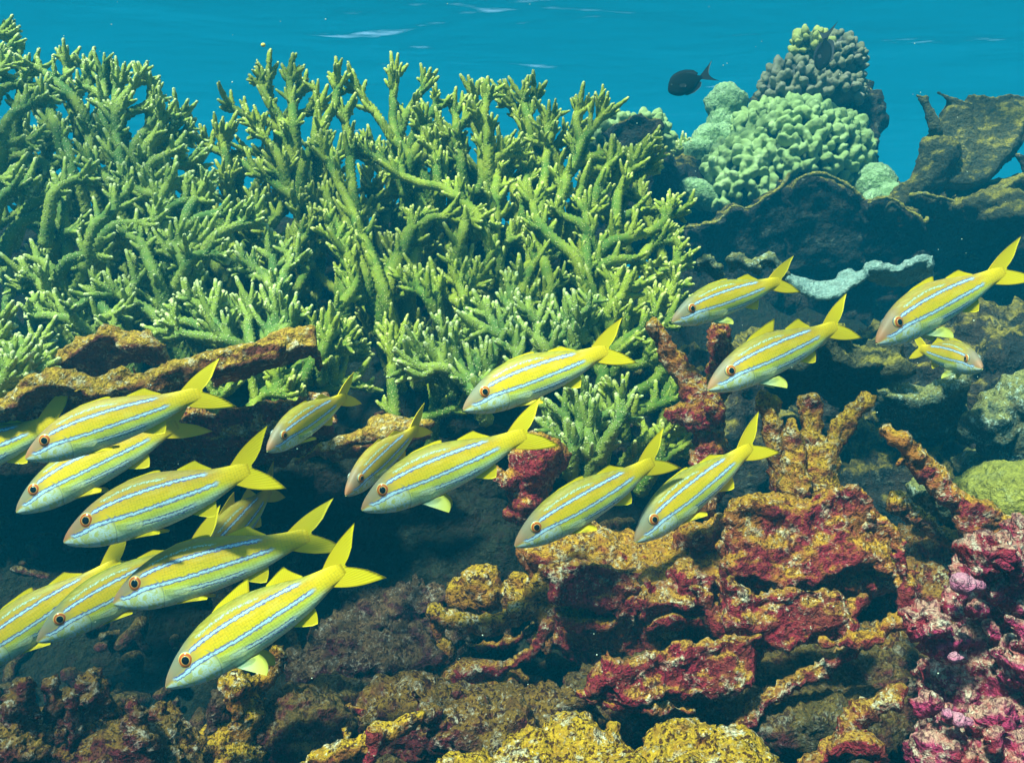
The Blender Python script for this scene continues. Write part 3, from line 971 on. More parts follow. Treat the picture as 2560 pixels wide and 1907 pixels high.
# ------------------------------------------------------------------ staghorn corals
def branch_mesh(pts, r0, r1, dens=26, side=1.0, sub=0.35):
    mb = MB()
    Q = catmull(pts, 0.007)
    wig = np.stack([fbm(Q * 9 + 40 * k + pts[0][0] * 13, 2) for k in range(3)], 1) * 0.010
    Q = Q + wig * np.linspace(0.2, 1, len(Q))[:, None]
    n = len(Q)
    t = np.linspace(0, 1, n)
    R = r0 + (r1 - r0) * t ** 0.8
    L = np.linalg.norm(np.diff(Q, axis=0), axis=1).sum()
    endt = np.clip((t * L - (L - 0.05)) / 0.05, 0, 1)
    R = R * (1 - 0.35 * endt ** 2)
    ns = 10 if r0 < .025 else 18
    V, F = tube(Q, R, ns, 0.17)
    tt = np.concatenate([[0], endt, [1, 1]]).repeat(ns)
    tt = np.concatenate([tt, [0, 1]])
    mb.add(V, F, tt)
    T = np.gradient(Q, axis=0); T /= np.linalg.norm(T, axis=1)[:, None] + 1e-9

    def bl(p, d, ln, r, depth=0):
        d = d / np.linalg.norm(d)
        k = max(5, int(ln / 0.0065))
        s = np.linspace(0, 1, k)[:, None]
        up = np.array([0, 0, 1.0])
        P = p + d * ln * s + (up * 0.22 + rng.normal(size=3) * 0.08) * ln * s ** 2
        RR = r * (1 - 0.60 * s[:, 0] ** 1.25)
        V, F = tube(P, RR, 8, 0.24)
        a = np.concatenate([[0], s[:, 0], [1, 1]]).repeat(8)
        mb.add(V, F, np.concatenate([a, [0, 1]]))
        if depth == 0 and ln > 0.035 and rng.random() < sub + .25:
            for _ in range(rng.integers(1, 4)):
                f = rng.uniform(0.35, 0.8)
                q = P[int(f * (k - 1))]
                rv = rng.normal(size=3); rv -= d * (rv @ d); rv /= np.linalg.norm(rv)
                bl(q, d * 0.7 + rv * 0.8 + up * 0.15, ln * rng.uniform(0.4, 0.6), r * 0.75, 1)

    nb = max(2, int(L * dens * side))
    for _ in range(nb):
        f = 1 - rng.random() ** 1.5 * 0.75
        i = min(n - 1, int(f * (n - 1)))
        rv = rng.normal(size=3) * np.array([1, .8, 1]) + np.array([0, -.25, .35])
        rv -= T[i] * (rv @ T[i]); rv /= np.linalg.norm(rv) + 1e-9
        bl(Q[i] + rv * R[i] * 0.4, T[i] * rng.uniform(.5, 1.0) + rv * .8, rng.uniform(.026, .060), rng.uniform(.0078, .0106))
    k0 = rng.uniform(0, 6.28)
    ref = np.array([0, 1, 0.1]); u = ref - T[-1] * (ref @ T[-1]); u /= np.linalg.norm(u); v = np.cross(T[-1], u)
    ne = rng.integers(4, 7)
    for q in range(ne):
        a = k0 + q * 6.283 / ne + rng.uniform(-.3, .3)
        rv = math.cos(a) * u + math.sin(a) * v
        i = max(0, n - 1 - rng.integers(1, 6))
        bl(Q[i], T[-1] * .75 + rv * rng.uniform(.5, .8), rng.uniform(.038, .066), rng.uniform(.0088, .0112))
    return mb.arr()


def Z1(x, y): return (x * 900 / 2124, y * 900 / 2124)
def Z2(x, y): return (800 + x * 900 / 2124, y * 900 / 2124)
def Z4(x, y): return (x * 900 / 2124, 600 + y * 900 / 2124)
def Z5(x, y): return (800 + x * 900 / 2124, 600 + y * 900 / 2124)


def stag_depth(y):
    return float(np.interp(y, [100, 450, 700, 1000, 1200], [2.52, 2.32, 2.08, 1.86, 1.76]))


def stag_branch(parent, z, pts, dY=0.0, thick=1.0, mat='stag', dens=22, drop=0.10):
    ph = [z(*p) for p in pts]
    j = rng.uniform(-.06, .06) + dY
    P = [at(x, y, stag_depth(y) + j) for x, y in ph]
    # carry the foot of the branch on down into the thicket
    d = P[0] - P[1]; d /= np.linalg.norm(d)
    P = [P[0] + d * drop * .6 + np.array([0, .04, -drop * .6])] + P
    V, F, A = branch_mesh(np.array(P),   .0172 * thick, .0100 * thick, dens)
    link_mesh('branch', V, F, M[mat], parent=parent, attr={'tip': A})


def filler(parent, n, xr, yf, dY, mat='stag', up=(.0, .0), ln=(.16, .32)):
    """branches that fill the inside and back of a thicket"""
    for _ in range(n):
        x = rng.uniform(*xr)
        lo, hi = yf(x)
        y = rng.uniform(lo, hi)
        Y = stag_depth(y) + rng.uniform(*dY)
        p = at(x, y, Y)
        d = np.array([rng.normal() * .55 + up[0], rng.normal() * .35, 1.0]); d /= np.linalg.norm(d)
        L = rng.uniform(*ln)
        bow = np.array([rng.normal() * .04, rng.normal() * .03, 0])
        V, F, A = branch_mesh(np.array([p - d * L, p - d * L * .5 + bow, p]), .0155, .0098, 22)
        link_mesh('branch', V, F, M[mat], parent=parent, attr={'tip': A})


big = empty('staghorn_coral', at(1150, 1000, 2.2), 'largest olive green staghorn thicket, across the middle with tips against open blue water', 'coral', 'staghorn coral thickets')
for pts in [
    [(500, 960), (430, 700), (450, 440)], [(600, 1010), (400, 760), (290, 620), (190, 520)], [(470, 780), (560, 620), (625, 480)],
    [(560, 800), (640, 690), (710, 590)], [(200, 1150), (165, 850), (150, 640)], [(10, 760), (80, 620), (110, 470)],
    [(990, 860), (975, 680), (985, 545)], [(975, 700), (930, 620), (908, 540)], [(1280, 860), (1170, 660), (1075, 590)],
    [(1300, 1290), (1340, 950), (1350, 700)], [(1345, 900), (1440, 830), (1520, 765)], [(1345, 840), (1280, 790)],
    [(1240, 760), (1215, 620), (1190, 545)], [(1225, 660), (1275, 540)],
    [(1560, 900), (1505, 740), (1530, 640)], [(1420, 1180), (1550, 830), (1685, 665)], [(1360, 1080), (1440, 930), (1535, 800)],
    [(1030, 1280), (1045, 1000), (1040, 880)], [(1050, 930), (1120, 900), (1190, 885)], [(1010, 1070), (920, 1020), (820, 950)],
    [(960, 1000), (935, 800), (910, 670)], [(840, 960), (805, 780), (815, 630)], [(800, 840), (730, 780), (670, 735)], [(820, 760), (895, 695)],
    [(850, 1170), (780, 1090), (715, 990)], [(1510, 970), (1700, 910), (1935, 870)], [(1500, 1190), (1570, 1050), (1690, 945)],
    [(1740, 1410), (1775, 1100), (1880, 925)], [(1790, 1090), (1880, 1040), (1970, 1000)], [(1750, 1060), (1745, 915)],
    [(1780, 1290), (1930, 1245), (2085, 1220)], [(1700, 1450), (1870, 1390), (2100, 1260)], [(1570, 1620), (1580, 1400), (1560, 1230)],
    [(1560, 1350), (1470, 1300), (1390, 1255)], [(1590, 1320), (1655, 1215)], [(1500, 1510), (1300, 1320), (1240, 1165)],
    [(940, 1290), (760, 1130), (560, 1060), (430, 1010)], [(450, 1030), (350, 950), (225, 885)],
    [(360, 1660), (200, 1270), (100, 1080), (15, 880)], [(250, 1580), (110, 1320), (45, 1165)],
    [(360, 1660), (320, 1560), (285, 1490)], [(170, 1530), (60, 1370)], [(1590, 1620), (1700, 1510), (1800, 1425)],
    [(1990, 1640), (2120, 1545)], [(830, 1400), (880, 1310), (1000, 1340)], [(1040, 1480), (990, 1370)], [(1080, 1470), (1160, 1390)],
    [(620, 1320), (710, 1290), (800, 1275)], [(1640, 1120), (1740, 925)], [(1160, 1640), (1250, 1525)], [(1350, 1660), (1280, 1400), (1240, 1205)],
    [(560, 900), (620, 820), (600, 720)], [(700, 1040), (690, 930), (660, 860)], [(1150, 1150), (1120, 1010), (1180, 950)], [(1200, 1250), (1220, 1090), (1240, 1000)],
    [(1870, 1580), (1960, 1450), (2090, 1410)], [(1690, 1560), (1860, 1540), (1960, 1620)],
]:
    stag_branch(big, Z2, pts, 0.0, 1.0, 'stag')
for pts in [[(520, 1640), (600, 1280), (560, 1080), (500, 900)], [(400, 1700), (480, 1480), (590, 1300)], [(150, 1700), (190, 1450), (130, 1240)]]:
    stag_branch(big, Z2, pts, 0.03, 1.45, 'stag', 16)
for pts in [
    [(1760, 1180), (1420, 970), (1260, 880), (1222, 845)], [(1330, 900), (1330, 800)], [(1620, 950), (1500, 900), (1385, 900)], [(1660, 780), (1490, 690), (1345, 645)],
    [(1700, 830), (1610, 620), (1520, 465)], [(1610, 620), (1570, 445)], [(1735, 740), (1720, 580), (1715, 455)], [(1725, 620), (1800, 505)], [(1740, 720), (1830, 635)],
    [(1640, 930), (1580, 840), (1530, 765)], [(1960, 1100), (1760, 1050), (1635, 1005)], [(1210, 1150), (1140, 1010)], [(1800, 960), (1860, 860), (1900, 600)],
]:
    stag_branch(big, Z1, pts, 0.0, 1.0, 'stag')
filler(big, 20, (540, 800), lambda x: (410, 560), (.0, .25))
filler(big, 18, (760, 1500), lambda x: (340, 480), (.10, .35))
filler(big, 34, (640, 1620), lambda x: (380, 620), (.12, .40))
filler(big, 26, (560, 1640), lambda x: (600, 880), (.14, .40))

left = empty('staghorn_coral', at(200, 900, 2.1), 'green staghorn thicket filling the upper left corner, tips cut by the left edge', 'coral', 'staghorn coral thickets')
for pts in [
    [(450, 700), (415, 480), (400, 345)], [(440, 580), (310, 460), (240, 420)], [(460, 640), (495, 500), (530, 385)], [(620, 740), (612, 560), (610, 440)],
    [(610, 580), (690, 500)], [(610, 590), (510, 520)], [(700, 680), (740, 570), (850, 455)], [(690, 720), (840, 630), (920, 575)], [(690, 620), (700, 455)],
    [(800, 900), (850, 800), (905, 695)], [(860, 880), (930, 780), (980, 685)], [(900, 860), (1020, 770), (1070, 690)], [(840, 920), (1000, 820), (1140, 800)],
    [(880, 1010), (980, 910), (1060, 880)], [(960, 990), (1070, 970), (1165, 970)], [(730, 1000), (690, 760), (660, 640)], [(550, 1060), (530, 840), (480, 725)],
    [(430, 1000), (370, 800), (300, 770)], [(330, 740), (290, 565)], [(30, 760), (130, 650), (270, 585)], [(100, 640), (200, 415)], [(-20, 580), (90, 500), (190, 540)],
    [(130, 440), (70, 355)], [(-60, 350), (80, 322)], [(-60, 215), (50, 197)], [(-40, 470), (30, 420)], [(-30, 860), (200, 835)], [(-40, 1090), (100, 1055)], [(20, 1170), (160, 1110)],
    [(90, 920), (200, 930), (330, 1000)], [(660, 1110), (600, 1020), (530, 960)], [(300, 1180), (380, 1090), (520, 1040)], [(160, 1240), (330, 1180)], [(100, 1330), (330, 1240)],
    [(970, 1440), (950, 1220), (940, 1005)], [(940, 1180), (840, 1130), (740, 1085)], [(950, 1170), (1050, 1055)], [(940, 1240), (870, 1150)],
    [(910, 1300), (760, 1180), (600, 1110)], [(1010, 1440), (1150, 1310), (1290, 1265), (1430, 1270)], [(1260, 1410), (1440, 1320), (1500, 1285)],
    [(640, 1360), (800, 1330), (930, 1310)], [(560, 1330), (660, 1250), (700, 1180)], [(380, 1380), (470, 1380)], [(910, 1600), (840, 1460), (760, 1390)], [(690, 1400), (790, 1400)],
    [(1070, 1530), (1000, 1490), (930, 1460)], [(1110, 1520), (1150, 1450), (1230, 1400)], [(1120, 1530), (1210, 1500), (1300, 1500)], [(1050, 1500), (1070, 1440)],
    [(370, 1260), (380, 1130)], [(420, 1520), (640, 1490)], [(540, 1480), (680, 1420)], [(1100, 1280), (1170, 1150), (1210, 1130)], [(1000, 1240), (1110, 1190), (1130, 1120)],
]:
    stag_branch(left, Z1, pts, -.10, 1.0, 'stag2')
for pts in [
    [(700, 560), (600, 380), (495, 180)], [(960, 480), (800, 370), (655, 300)], [(1000, 490), (975, 320), (972, 185)], [(1000, 400), (900, 360), (800, 345)], [(760, 330), (830, 225)],
    [(340, 480), (260, 350), (180, 280)], [(420, 470), (300, 460), (150, 455)], [(330, 420), (240, 380)], [(560, 340), (490, 370)], [(620, 460), (740, 440)], [(250, 270), (130, 190)], [(300, 170), (180, 110)],
    [(1030, 380), (1100, 330), (1170, 270)], [(520, 600), (430, 495)], [(170, 680), (235, 620)],
]:
    stag_branch(left, Z4, pts, -.02, 1.0, 'stag2')
filler(left, 12, (20, 420), lambda x: (310, 440), (.05, .3), 'stag2')
filler(left, 34, (10, 620), lambda x: (420 if x < 440 else 500, 680), (.08, .35), 'stag2')
filler(left, 16, (0, 600), lambda x: (650, 880), (.08, .35), 'stag2')

front_specs = [
    ('pale tipped staghorn tuft just above the raised end of the long ochre ledge', Z4, 'stag2', -.12, [
        [(1360, 640), (1210, 480), (1090, 380)], [(1330, 600), (1150, 500), (980, 465)], [(1340, 580), (1260, 480), (1220, 400)], [(1360, 600), (1180, 570), (1000, 550)], [(1300, 450), (1250, 345)], [(1200, 420), (1110, 350)]]),
    ('staghorn clump with finger like tips behind the right end of the ochre ledge', Z4, 'stag2', -.06, [
        [(1580, 660), (1500, 480), (1400, 400)], [(1590, 640), (1590, 380)], [(1610, 640), (1640, 500), (1670, 420)], [(1640, 620), (1720, 480), (1800, 420)], [(1480, 640), (1470, 480), (1480, 380)],
        [(1640, 350), (1560, 200), (1480, 170)], [(1640, 300), (1620, 160), (1600, 80)], [(1660, 280), (1690, 180), (1760, 90)], [(1690, 400), (1640, 270), (1460, 180)], [(1400, 620), (1380, 520)]]),
    ('staghorn fan of slanting fingers right of the ochre ledge, above the small tilted fish', Z4, 'stag', -.05, [
        [(1760, 960), (1900, 760), (2120, 700)], [(1740, 900), (1900, 680), (2090, 620)], [(1720, 860), (1880, 700), (1990, 560)], [(1700, 840), (1860, 650), (1900, 510)], [(1800, 980), (1960, 860), (2110, 850)],
        [(1620, 940), (1640, 780)], [(1500, 960), (1600, 880), (1800, 830)], [(1480, 1020), (1560, 920), (1720, 900)], [(1480, 1090), (1620, 1010), (1760, 980)], [(1260, 940), (1290, 880)], [(1900, 660), (1950, 530)], [(1980, 700), (2060, 590)]]),
    ('staghorn with two bent antler arms in the centre, over the dark gap', Z5, 'stag', .0, [
        [(60, 460), (200, 260), (130, 60)], [(430, 460), (400, 270), (290, 90)], [(870, 430), (710, 310), (530, 285)], [(700, 310), (600, 220), (445, 125)], [(690, 350), (685, 250)], [(890, 500), (835, 310), (790, 215)],
        [(870, 420), (890, 250), (845, 150)], [(890, 260), (970, 170)], [(1180, 440), (1180, 300), (1150, 220)], [(1190, 300), (1270, 105)], [(640, 350), (540, 260)], [(1180, 380), (1280, 350)]]),
    ('pale tipped bushy staghorn directly behind the red browed fish', Z5, 'stag2', -.08, [
        [(1120, 640), (1030, 490), (955, 400)], [(1110, 560), (1110, 430), (1115, 325)], [(1100, 580), (990, 530), (900, 520)], [(1340, 680), (1280, 560), (1265, 460)], [(1330, 640), (1240, 560), (1160, 545)], [(1310, 560), (1350, 490)],
        [(1490, 640), (1470, 540), (1435, 425)], [(1500, 620), (1530, 440)], [(1510, 600), (1600, 480)], [(1020, 780), (960, 680), (915, 570)], [(980, 760), (900, 700), (830, 650)], [(1010, 760), (1080, 600)], [(1180, 740), (1140, 600)], [(1140, 530), (1195, 450)], [(1330, 640), (1420, 580)]]),
    ('staghorn with thick diagonal arm left of the red browed fish', Z5, 'stag2', -.10, [
        [(910, 900), (740, 740), (580, 680)], [(780, 780), (640, 770), (500, 750)], [(740, 740), (690, 650), (680, 640)], [(900, 860), (830, 750), (760, 660)], [(930, 850), (900, 780)], [(700, 800), (600, 790)], [(900, 800), (960, 740), (990, 700)], [(740, 640), (720, 575)]]),
    ('lone upright staghorn pillar beside the small tilted fish in the middle', Z5, 'stag', .02, [
        [(440, 1060), (430, 760), (465, 545)], [(430, 720), (385, 610)], [(660, 1060), (680, 880), (640, 760)], [(560, 700), (545, 580)], [(470, 620), (500, 590)]]),
    ('staghorn tree with tall stem below the red column, right of the red browed fish', Z5, 'stag', -.02, [
        [(1640, 1010), (1680, 640), (1720, 330), (1730, 230)], [(1700, 400), (1630, 330), (1560, 285)], [(1720, 390), (1860, 275)], [(1700, 480), (1620, 410), (1560, 405)], [(1960, 580), (2000, 420), (2095, 270)], [(1350, 300), (1480, 220), (1540, 190)],
        [(1740, 560), (1850, 470), (2000, 380)], [(1720, 640), (1840, 640), (1940, 650)], [(1700, 700), (1830, 740), (1960, 690)], [(1760, 720), (1900, 560), (2060, 470)], [(1780, 560), (1800, 460)], [(1720, 520), (1860, 420), (2080, 340)], [(1760, 620), (1880, 540), (1970, 470)]]),
    ('low staghorn sprigs with white tips under the tail of the red browed fish', Z5, 'stag2', -.08, [
        [(1500, 1200), (1530, 1060), (1530, 950)], [(1600, 1220), (1570, 1100), (1560, 1020)], [(1690, 1180), (1740, 1000)], [(1480, 1160), (1420, 1000)], [(1460, 1110), (1340, 1055)], [(1720, 1120), (1790, 1040)], [(1560, 1270), (1480, 1210)], [(1640, 1260), (1700, 1190)], [(1440, 1170), (1350, 1160)], [(1620, 1100), (1640, 1030)]]),
    ('staghorn branches reaching out under the red column towards the fork shaped dead coral', Z5, 'stag', -.04, [
        [(1760, 1020), (1940, 950), (2080, 880)], [(1800, 1060), (1960, 980), (2110, 930)], [(1860, 900), (1960, 850), (2040, 760)], [(1900, 1180), (2000, 1120), (2110, 1110)], [(1990, 1330), (2080, 1270), (2160, 1230)], [(1780, 980), (1760, 900)], [(1980, 1240), (2100, 1210)], [(560, 1080), (700, 1020), (860, 960)]]),
    ('staghorn sprig at the left edge level with the ochre ledge', Z4, 'stag2', -.35, [
        [(-40, 930), (40, 830), (110, 730)], [(-30, 860), (20, 780), (60, 730)], [(0, 900), (90, 850), (160, 840)], [(20, 850), (100, 800), (165, 765)], [(-40, 500), (20, 470)], [(-40, 570), (10, 545)]]),
]
for lab, z, mt, dy, br in front_specs:
    c = z(*br[0][0])
    e = empty('staghorn_coral', at(c[0], c[1] + 60, stag_depth(c[1]) + dy), lab, 'coral', 'staghorn coral thickets')
    for pts in br:
        stag_branch(e, z, pts, dy, 0.95, mt, 24, .06)

# ------------------------------------------------------------------ left ledges and hollow
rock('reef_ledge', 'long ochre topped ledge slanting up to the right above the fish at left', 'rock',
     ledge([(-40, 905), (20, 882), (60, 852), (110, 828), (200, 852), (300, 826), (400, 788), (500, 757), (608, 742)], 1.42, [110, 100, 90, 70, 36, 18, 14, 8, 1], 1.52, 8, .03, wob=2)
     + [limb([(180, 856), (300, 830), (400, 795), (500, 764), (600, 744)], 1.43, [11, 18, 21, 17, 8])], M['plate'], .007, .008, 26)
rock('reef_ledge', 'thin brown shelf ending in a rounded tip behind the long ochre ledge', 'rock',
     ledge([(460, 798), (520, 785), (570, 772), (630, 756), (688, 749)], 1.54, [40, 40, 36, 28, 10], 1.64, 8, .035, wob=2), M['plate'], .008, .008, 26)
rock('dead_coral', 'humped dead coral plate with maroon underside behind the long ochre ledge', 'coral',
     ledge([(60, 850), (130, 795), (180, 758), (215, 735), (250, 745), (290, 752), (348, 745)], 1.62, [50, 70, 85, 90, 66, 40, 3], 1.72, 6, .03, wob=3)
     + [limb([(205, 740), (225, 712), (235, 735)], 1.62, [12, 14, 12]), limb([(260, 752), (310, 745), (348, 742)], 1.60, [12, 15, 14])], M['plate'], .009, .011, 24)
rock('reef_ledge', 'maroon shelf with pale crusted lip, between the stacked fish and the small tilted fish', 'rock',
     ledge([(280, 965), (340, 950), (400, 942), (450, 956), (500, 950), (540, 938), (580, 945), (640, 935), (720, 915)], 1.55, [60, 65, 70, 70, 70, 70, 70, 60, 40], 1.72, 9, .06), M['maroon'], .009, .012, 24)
rock('reef_ledge', 'yellow and white crusted slab under the small tilted fish in the middle', 'rock',
     [limb([(645, 1004), (690, 975), (750, 955), (820, 942), (880, 934), (936, 922)], 1.57, [7, 15, 20, 22, 18, 9]), limb([(700, 980), (780, 962), (850, 950), (910, 940)], 1.64, [10, 20, 22, 12]),
      limb([(720, 985), (800, 975), (870, 965)], 1.70, [10, 18, 14]), ell(D(850, 922, 1.66), (.05, .05, .022))], M['plate'], .008, .009, 28)
rock('coral_boulder', 'brown block with ochre cap at the tail of the middle fish', 'rock',
     [limb([(1150, 1085), (1155, 1040), (1160, 1000)], 1.62, [28, 44, 62]), ell(D(1165, 992, 1.64), (dpx(68, 1.62), .07, .03)), limb([(1100, 1040), (1080, 1030)], 1.6, [22, 18]), limb([(1140, 1110), (1130, 1060)], 1.64, [40, 40])], M['dead'], .008, .013, 26)
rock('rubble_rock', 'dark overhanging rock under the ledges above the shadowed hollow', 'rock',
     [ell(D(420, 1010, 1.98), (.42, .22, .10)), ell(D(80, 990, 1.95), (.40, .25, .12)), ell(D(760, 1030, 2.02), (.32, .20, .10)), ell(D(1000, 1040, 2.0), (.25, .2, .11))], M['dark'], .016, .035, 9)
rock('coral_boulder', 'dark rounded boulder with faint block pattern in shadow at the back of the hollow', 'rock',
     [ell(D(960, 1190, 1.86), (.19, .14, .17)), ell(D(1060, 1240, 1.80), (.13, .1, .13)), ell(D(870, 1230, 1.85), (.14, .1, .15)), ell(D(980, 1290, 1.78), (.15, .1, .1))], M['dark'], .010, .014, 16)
rock('rubble_rock', 'dark purple rubble heap rising below the hollow in the middle', 'rock',
     [ell(D(870, 1350, 1.75), (.12, .1, .08)), ell(D(800, 1330, 1.78), (.06, .06, .08)), ell(D(930, 1330, 1.72), (.05, .05, .07)), ell(D(860, 1310, 1.76), (.03, .03, .05)), ell(D(780, 1400, 1.7), (.1, .1, .06)), ell(D(1000, 1370, 1.74), (.10, .1, .08))], M['purple'], .007, .017, 32)
rock('reef_ledge', 'purple grey shelf with mottled top at bottom centre left', 'rock',
     ledge([(640, 1480), (700, 1455), (760, 1440), (810, 1425), (860, 1450), (900, 1445), (945, 1420)], 1.45, [70, 80, 85, 90, 80, 80, 90], 1.60, 15, .06)
     + [ell(D(800, 1470, 1.50), (.13, .08, .035))], M['purple'], .006, .014, 34)

# ------------------------------------------------------------------ right hand dead corals and shelves
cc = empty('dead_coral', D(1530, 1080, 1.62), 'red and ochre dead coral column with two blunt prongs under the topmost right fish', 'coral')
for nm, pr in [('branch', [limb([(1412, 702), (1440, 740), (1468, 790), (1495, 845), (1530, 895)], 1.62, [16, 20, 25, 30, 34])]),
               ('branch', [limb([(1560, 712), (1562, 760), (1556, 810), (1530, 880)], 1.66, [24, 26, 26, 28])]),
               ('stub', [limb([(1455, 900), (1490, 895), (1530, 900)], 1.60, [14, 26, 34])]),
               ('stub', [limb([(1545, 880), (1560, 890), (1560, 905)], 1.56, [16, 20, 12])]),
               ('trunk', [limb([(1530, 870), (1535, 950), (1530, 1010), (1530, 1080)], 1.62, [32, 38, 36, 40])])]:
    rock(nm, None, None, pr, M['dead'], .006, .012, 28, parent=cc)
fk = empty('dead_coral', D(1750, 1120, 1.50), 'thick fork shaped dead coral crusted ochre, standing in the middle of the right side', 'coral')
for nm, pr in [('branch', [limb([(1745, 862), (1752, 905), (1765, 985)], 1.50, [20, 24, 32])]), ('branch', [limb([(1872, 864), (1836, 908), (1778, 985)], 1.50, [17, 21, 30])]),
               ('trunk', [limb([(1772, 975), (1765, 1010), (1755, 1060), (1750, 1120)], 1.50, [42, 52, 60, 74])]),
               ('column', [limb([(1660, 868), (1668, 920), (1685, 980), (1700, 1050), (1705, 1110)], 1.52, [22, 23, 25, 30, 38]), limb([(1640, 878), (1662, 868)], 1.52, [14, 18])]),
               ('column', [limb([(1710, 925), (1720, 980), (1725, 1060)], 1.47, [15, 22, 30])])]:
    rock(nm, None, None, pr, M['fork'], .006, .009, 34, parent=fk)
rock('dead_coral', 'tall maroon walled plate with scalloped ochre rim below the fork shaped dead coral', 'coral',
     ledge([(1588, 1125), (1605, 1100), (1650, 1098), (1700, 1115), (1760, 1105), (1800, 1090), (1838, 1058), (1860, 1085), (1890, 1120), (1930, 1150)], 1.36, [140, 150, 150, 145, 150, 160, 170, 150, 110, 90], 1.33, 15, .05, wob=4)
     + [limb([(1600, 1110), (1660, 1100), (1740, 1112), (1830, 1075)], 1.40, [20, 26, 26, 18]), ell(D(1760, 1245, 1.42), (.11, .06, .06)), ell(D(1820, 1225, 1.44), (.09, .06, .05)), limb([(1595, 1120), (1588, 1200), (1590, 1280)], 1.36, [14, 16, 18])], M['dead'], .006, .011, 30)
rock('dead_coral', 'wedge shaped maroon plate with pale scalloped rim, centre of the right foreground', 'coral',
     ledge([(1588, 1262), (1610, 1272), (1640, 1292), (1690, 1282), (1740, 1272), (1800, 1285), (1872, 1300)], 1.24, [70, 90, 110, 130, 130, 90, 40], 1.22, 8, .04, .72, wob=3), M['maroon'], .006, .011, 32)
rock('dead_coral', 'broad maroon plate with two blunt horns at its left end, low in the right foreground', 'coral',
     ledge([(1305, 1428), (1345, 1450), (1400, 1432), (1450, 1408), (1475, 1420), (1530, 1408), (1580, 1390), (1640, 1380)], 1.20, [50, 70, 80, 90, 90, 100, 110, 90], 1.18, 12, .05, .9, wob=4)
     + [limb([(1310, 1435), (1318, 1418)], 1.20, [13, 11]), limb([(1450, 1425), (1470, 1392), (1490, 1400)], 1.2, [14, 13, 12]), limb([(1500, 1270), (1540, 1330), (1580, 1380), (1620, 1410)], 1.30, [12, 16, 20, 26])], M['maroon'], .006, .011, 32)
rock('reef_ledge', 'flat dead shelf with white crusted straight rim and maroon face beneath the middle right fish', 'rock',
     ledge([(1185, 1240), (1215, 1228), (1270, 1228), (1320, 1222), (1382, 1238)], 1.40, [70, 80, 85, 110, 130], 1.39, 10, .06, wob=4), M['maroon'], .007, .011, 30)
rock('reef_ledge', 'wide ochre terrace stepping down under the two middle right fish', 'rock',
     [ell(D(1360, 1205, 1.58), (.20, .12, .035)), ell(D(1240, 1200, 1.56), (.10, .1, .05)), ell(D(1500, 1230, 1.52), (.13, .1, .04)), ell(D(1430, 1275, 1.46), (.12, .08, .035)), limb([(1180, 1290), (1185, 1230), (1210, 1180)], 1.52, [26, 28, 24]),
      limb([(1170, 1200), (1290, 1195), (1400, 1210), (1540, 1235)], 1.5, [16, 18, 18, 20]), ell(D(1400, 1330, 1.52), (.2, .1, .1)), limb([(1470, 1170), (1520, 1165), (1560, 1150)], 1.48, [26, 30, 30])], M['dead'], .007, .013, 28)
rock('dead_coral', 'small dark red knob with curved pale lip between the terrace and the wedge shaped plate', 'coral',
     [ell(D(1488, 1252, 1.36), (.028, .03, .03))] + ledge([(1385, 1300), (1430, 1312), (1480, 1310), (1530, 1290), (1552, 1250)], 1.33, [40, 50, 50, 45, 40], 1.40, 9, .04), M['maroon'], .006, .010, 34)
rock('dead_coral', 'arched ochre dead branch bridging over a dark gap left of the shelves', 'coral',
     [limb([(938, 1325), (980, 1335), (1040, 1348), (1100, 1335), (1150, 1305), (1180, 1260), (1190, 1220)], 1.50, [15, 20, 22, 22, 24, 26, 26]), limb([(945, 1325), (955, 1380), (965, 1440)], 1.52, [14, 16, 18]), limb([(1180, 1280), (1190, 1340), (1185, 1390)], 1.50, [24, 22, 20]),
      ell(D(1040, 1278, 1.56), (.035, .035, .045)), ell(D(1000, 1300, 1.57), (.025, .03, .035)), ell(D(1120, 1290, 1.55), (.03, .03, .04))], M['ochre'], .007, .012, 30)
rock('dead_coral', 'curved reddish dead branch with white crust under the arched ochre branch', 'coral',
     [limb([(1185, 1345), (1165, 1385), (1140, 1420), (1090, 1442), (1040, 1445), (995, 1465), (960, 1500)], 1.42, [13, 14, 15, 16, 16, 18, 22]), ell(D(1040, 1480, 1.46), (.08, .06, .03))], M['maroon'], .006, .011, 32)
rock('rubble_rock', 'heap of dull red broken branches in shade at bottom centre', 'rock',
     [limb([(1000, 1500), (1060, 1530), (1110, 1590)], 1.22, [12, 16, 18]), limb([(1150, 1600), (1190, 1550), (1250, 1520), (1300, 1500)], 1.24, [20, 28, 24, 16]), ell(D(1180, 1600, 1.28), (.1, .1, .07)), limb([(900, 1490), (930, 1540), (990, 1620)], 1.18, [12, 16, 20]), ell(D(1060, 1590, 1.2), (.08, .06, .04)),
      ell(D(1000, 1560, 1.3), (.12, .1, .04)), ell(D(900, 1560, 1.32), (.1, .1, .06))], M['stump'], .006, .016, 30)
rock('dead_coral', 'yellow crusted dead branch lying slantwise at the bottom edge left of centre', 'coral',
     [limb([(650, 1665), (740, 1625), (820, 1590), (908, 1556)], 1.10, [26, 22, 20, 15]), limb([(740, 1630), (750, 1600), (745, 1580)], 1.12, [12, 10, 8])], M['ochre'], .006, .011, 32)
rock('dead_coral', 'short reddish stub standing beside the slanting yellow branch at the bottom edge', 'coral',
     [limb([(800, 1670), (805, 1630), (800, 1590)], 1.07, [16, 15, 12])], M['maroon'], .006, .010, 34)
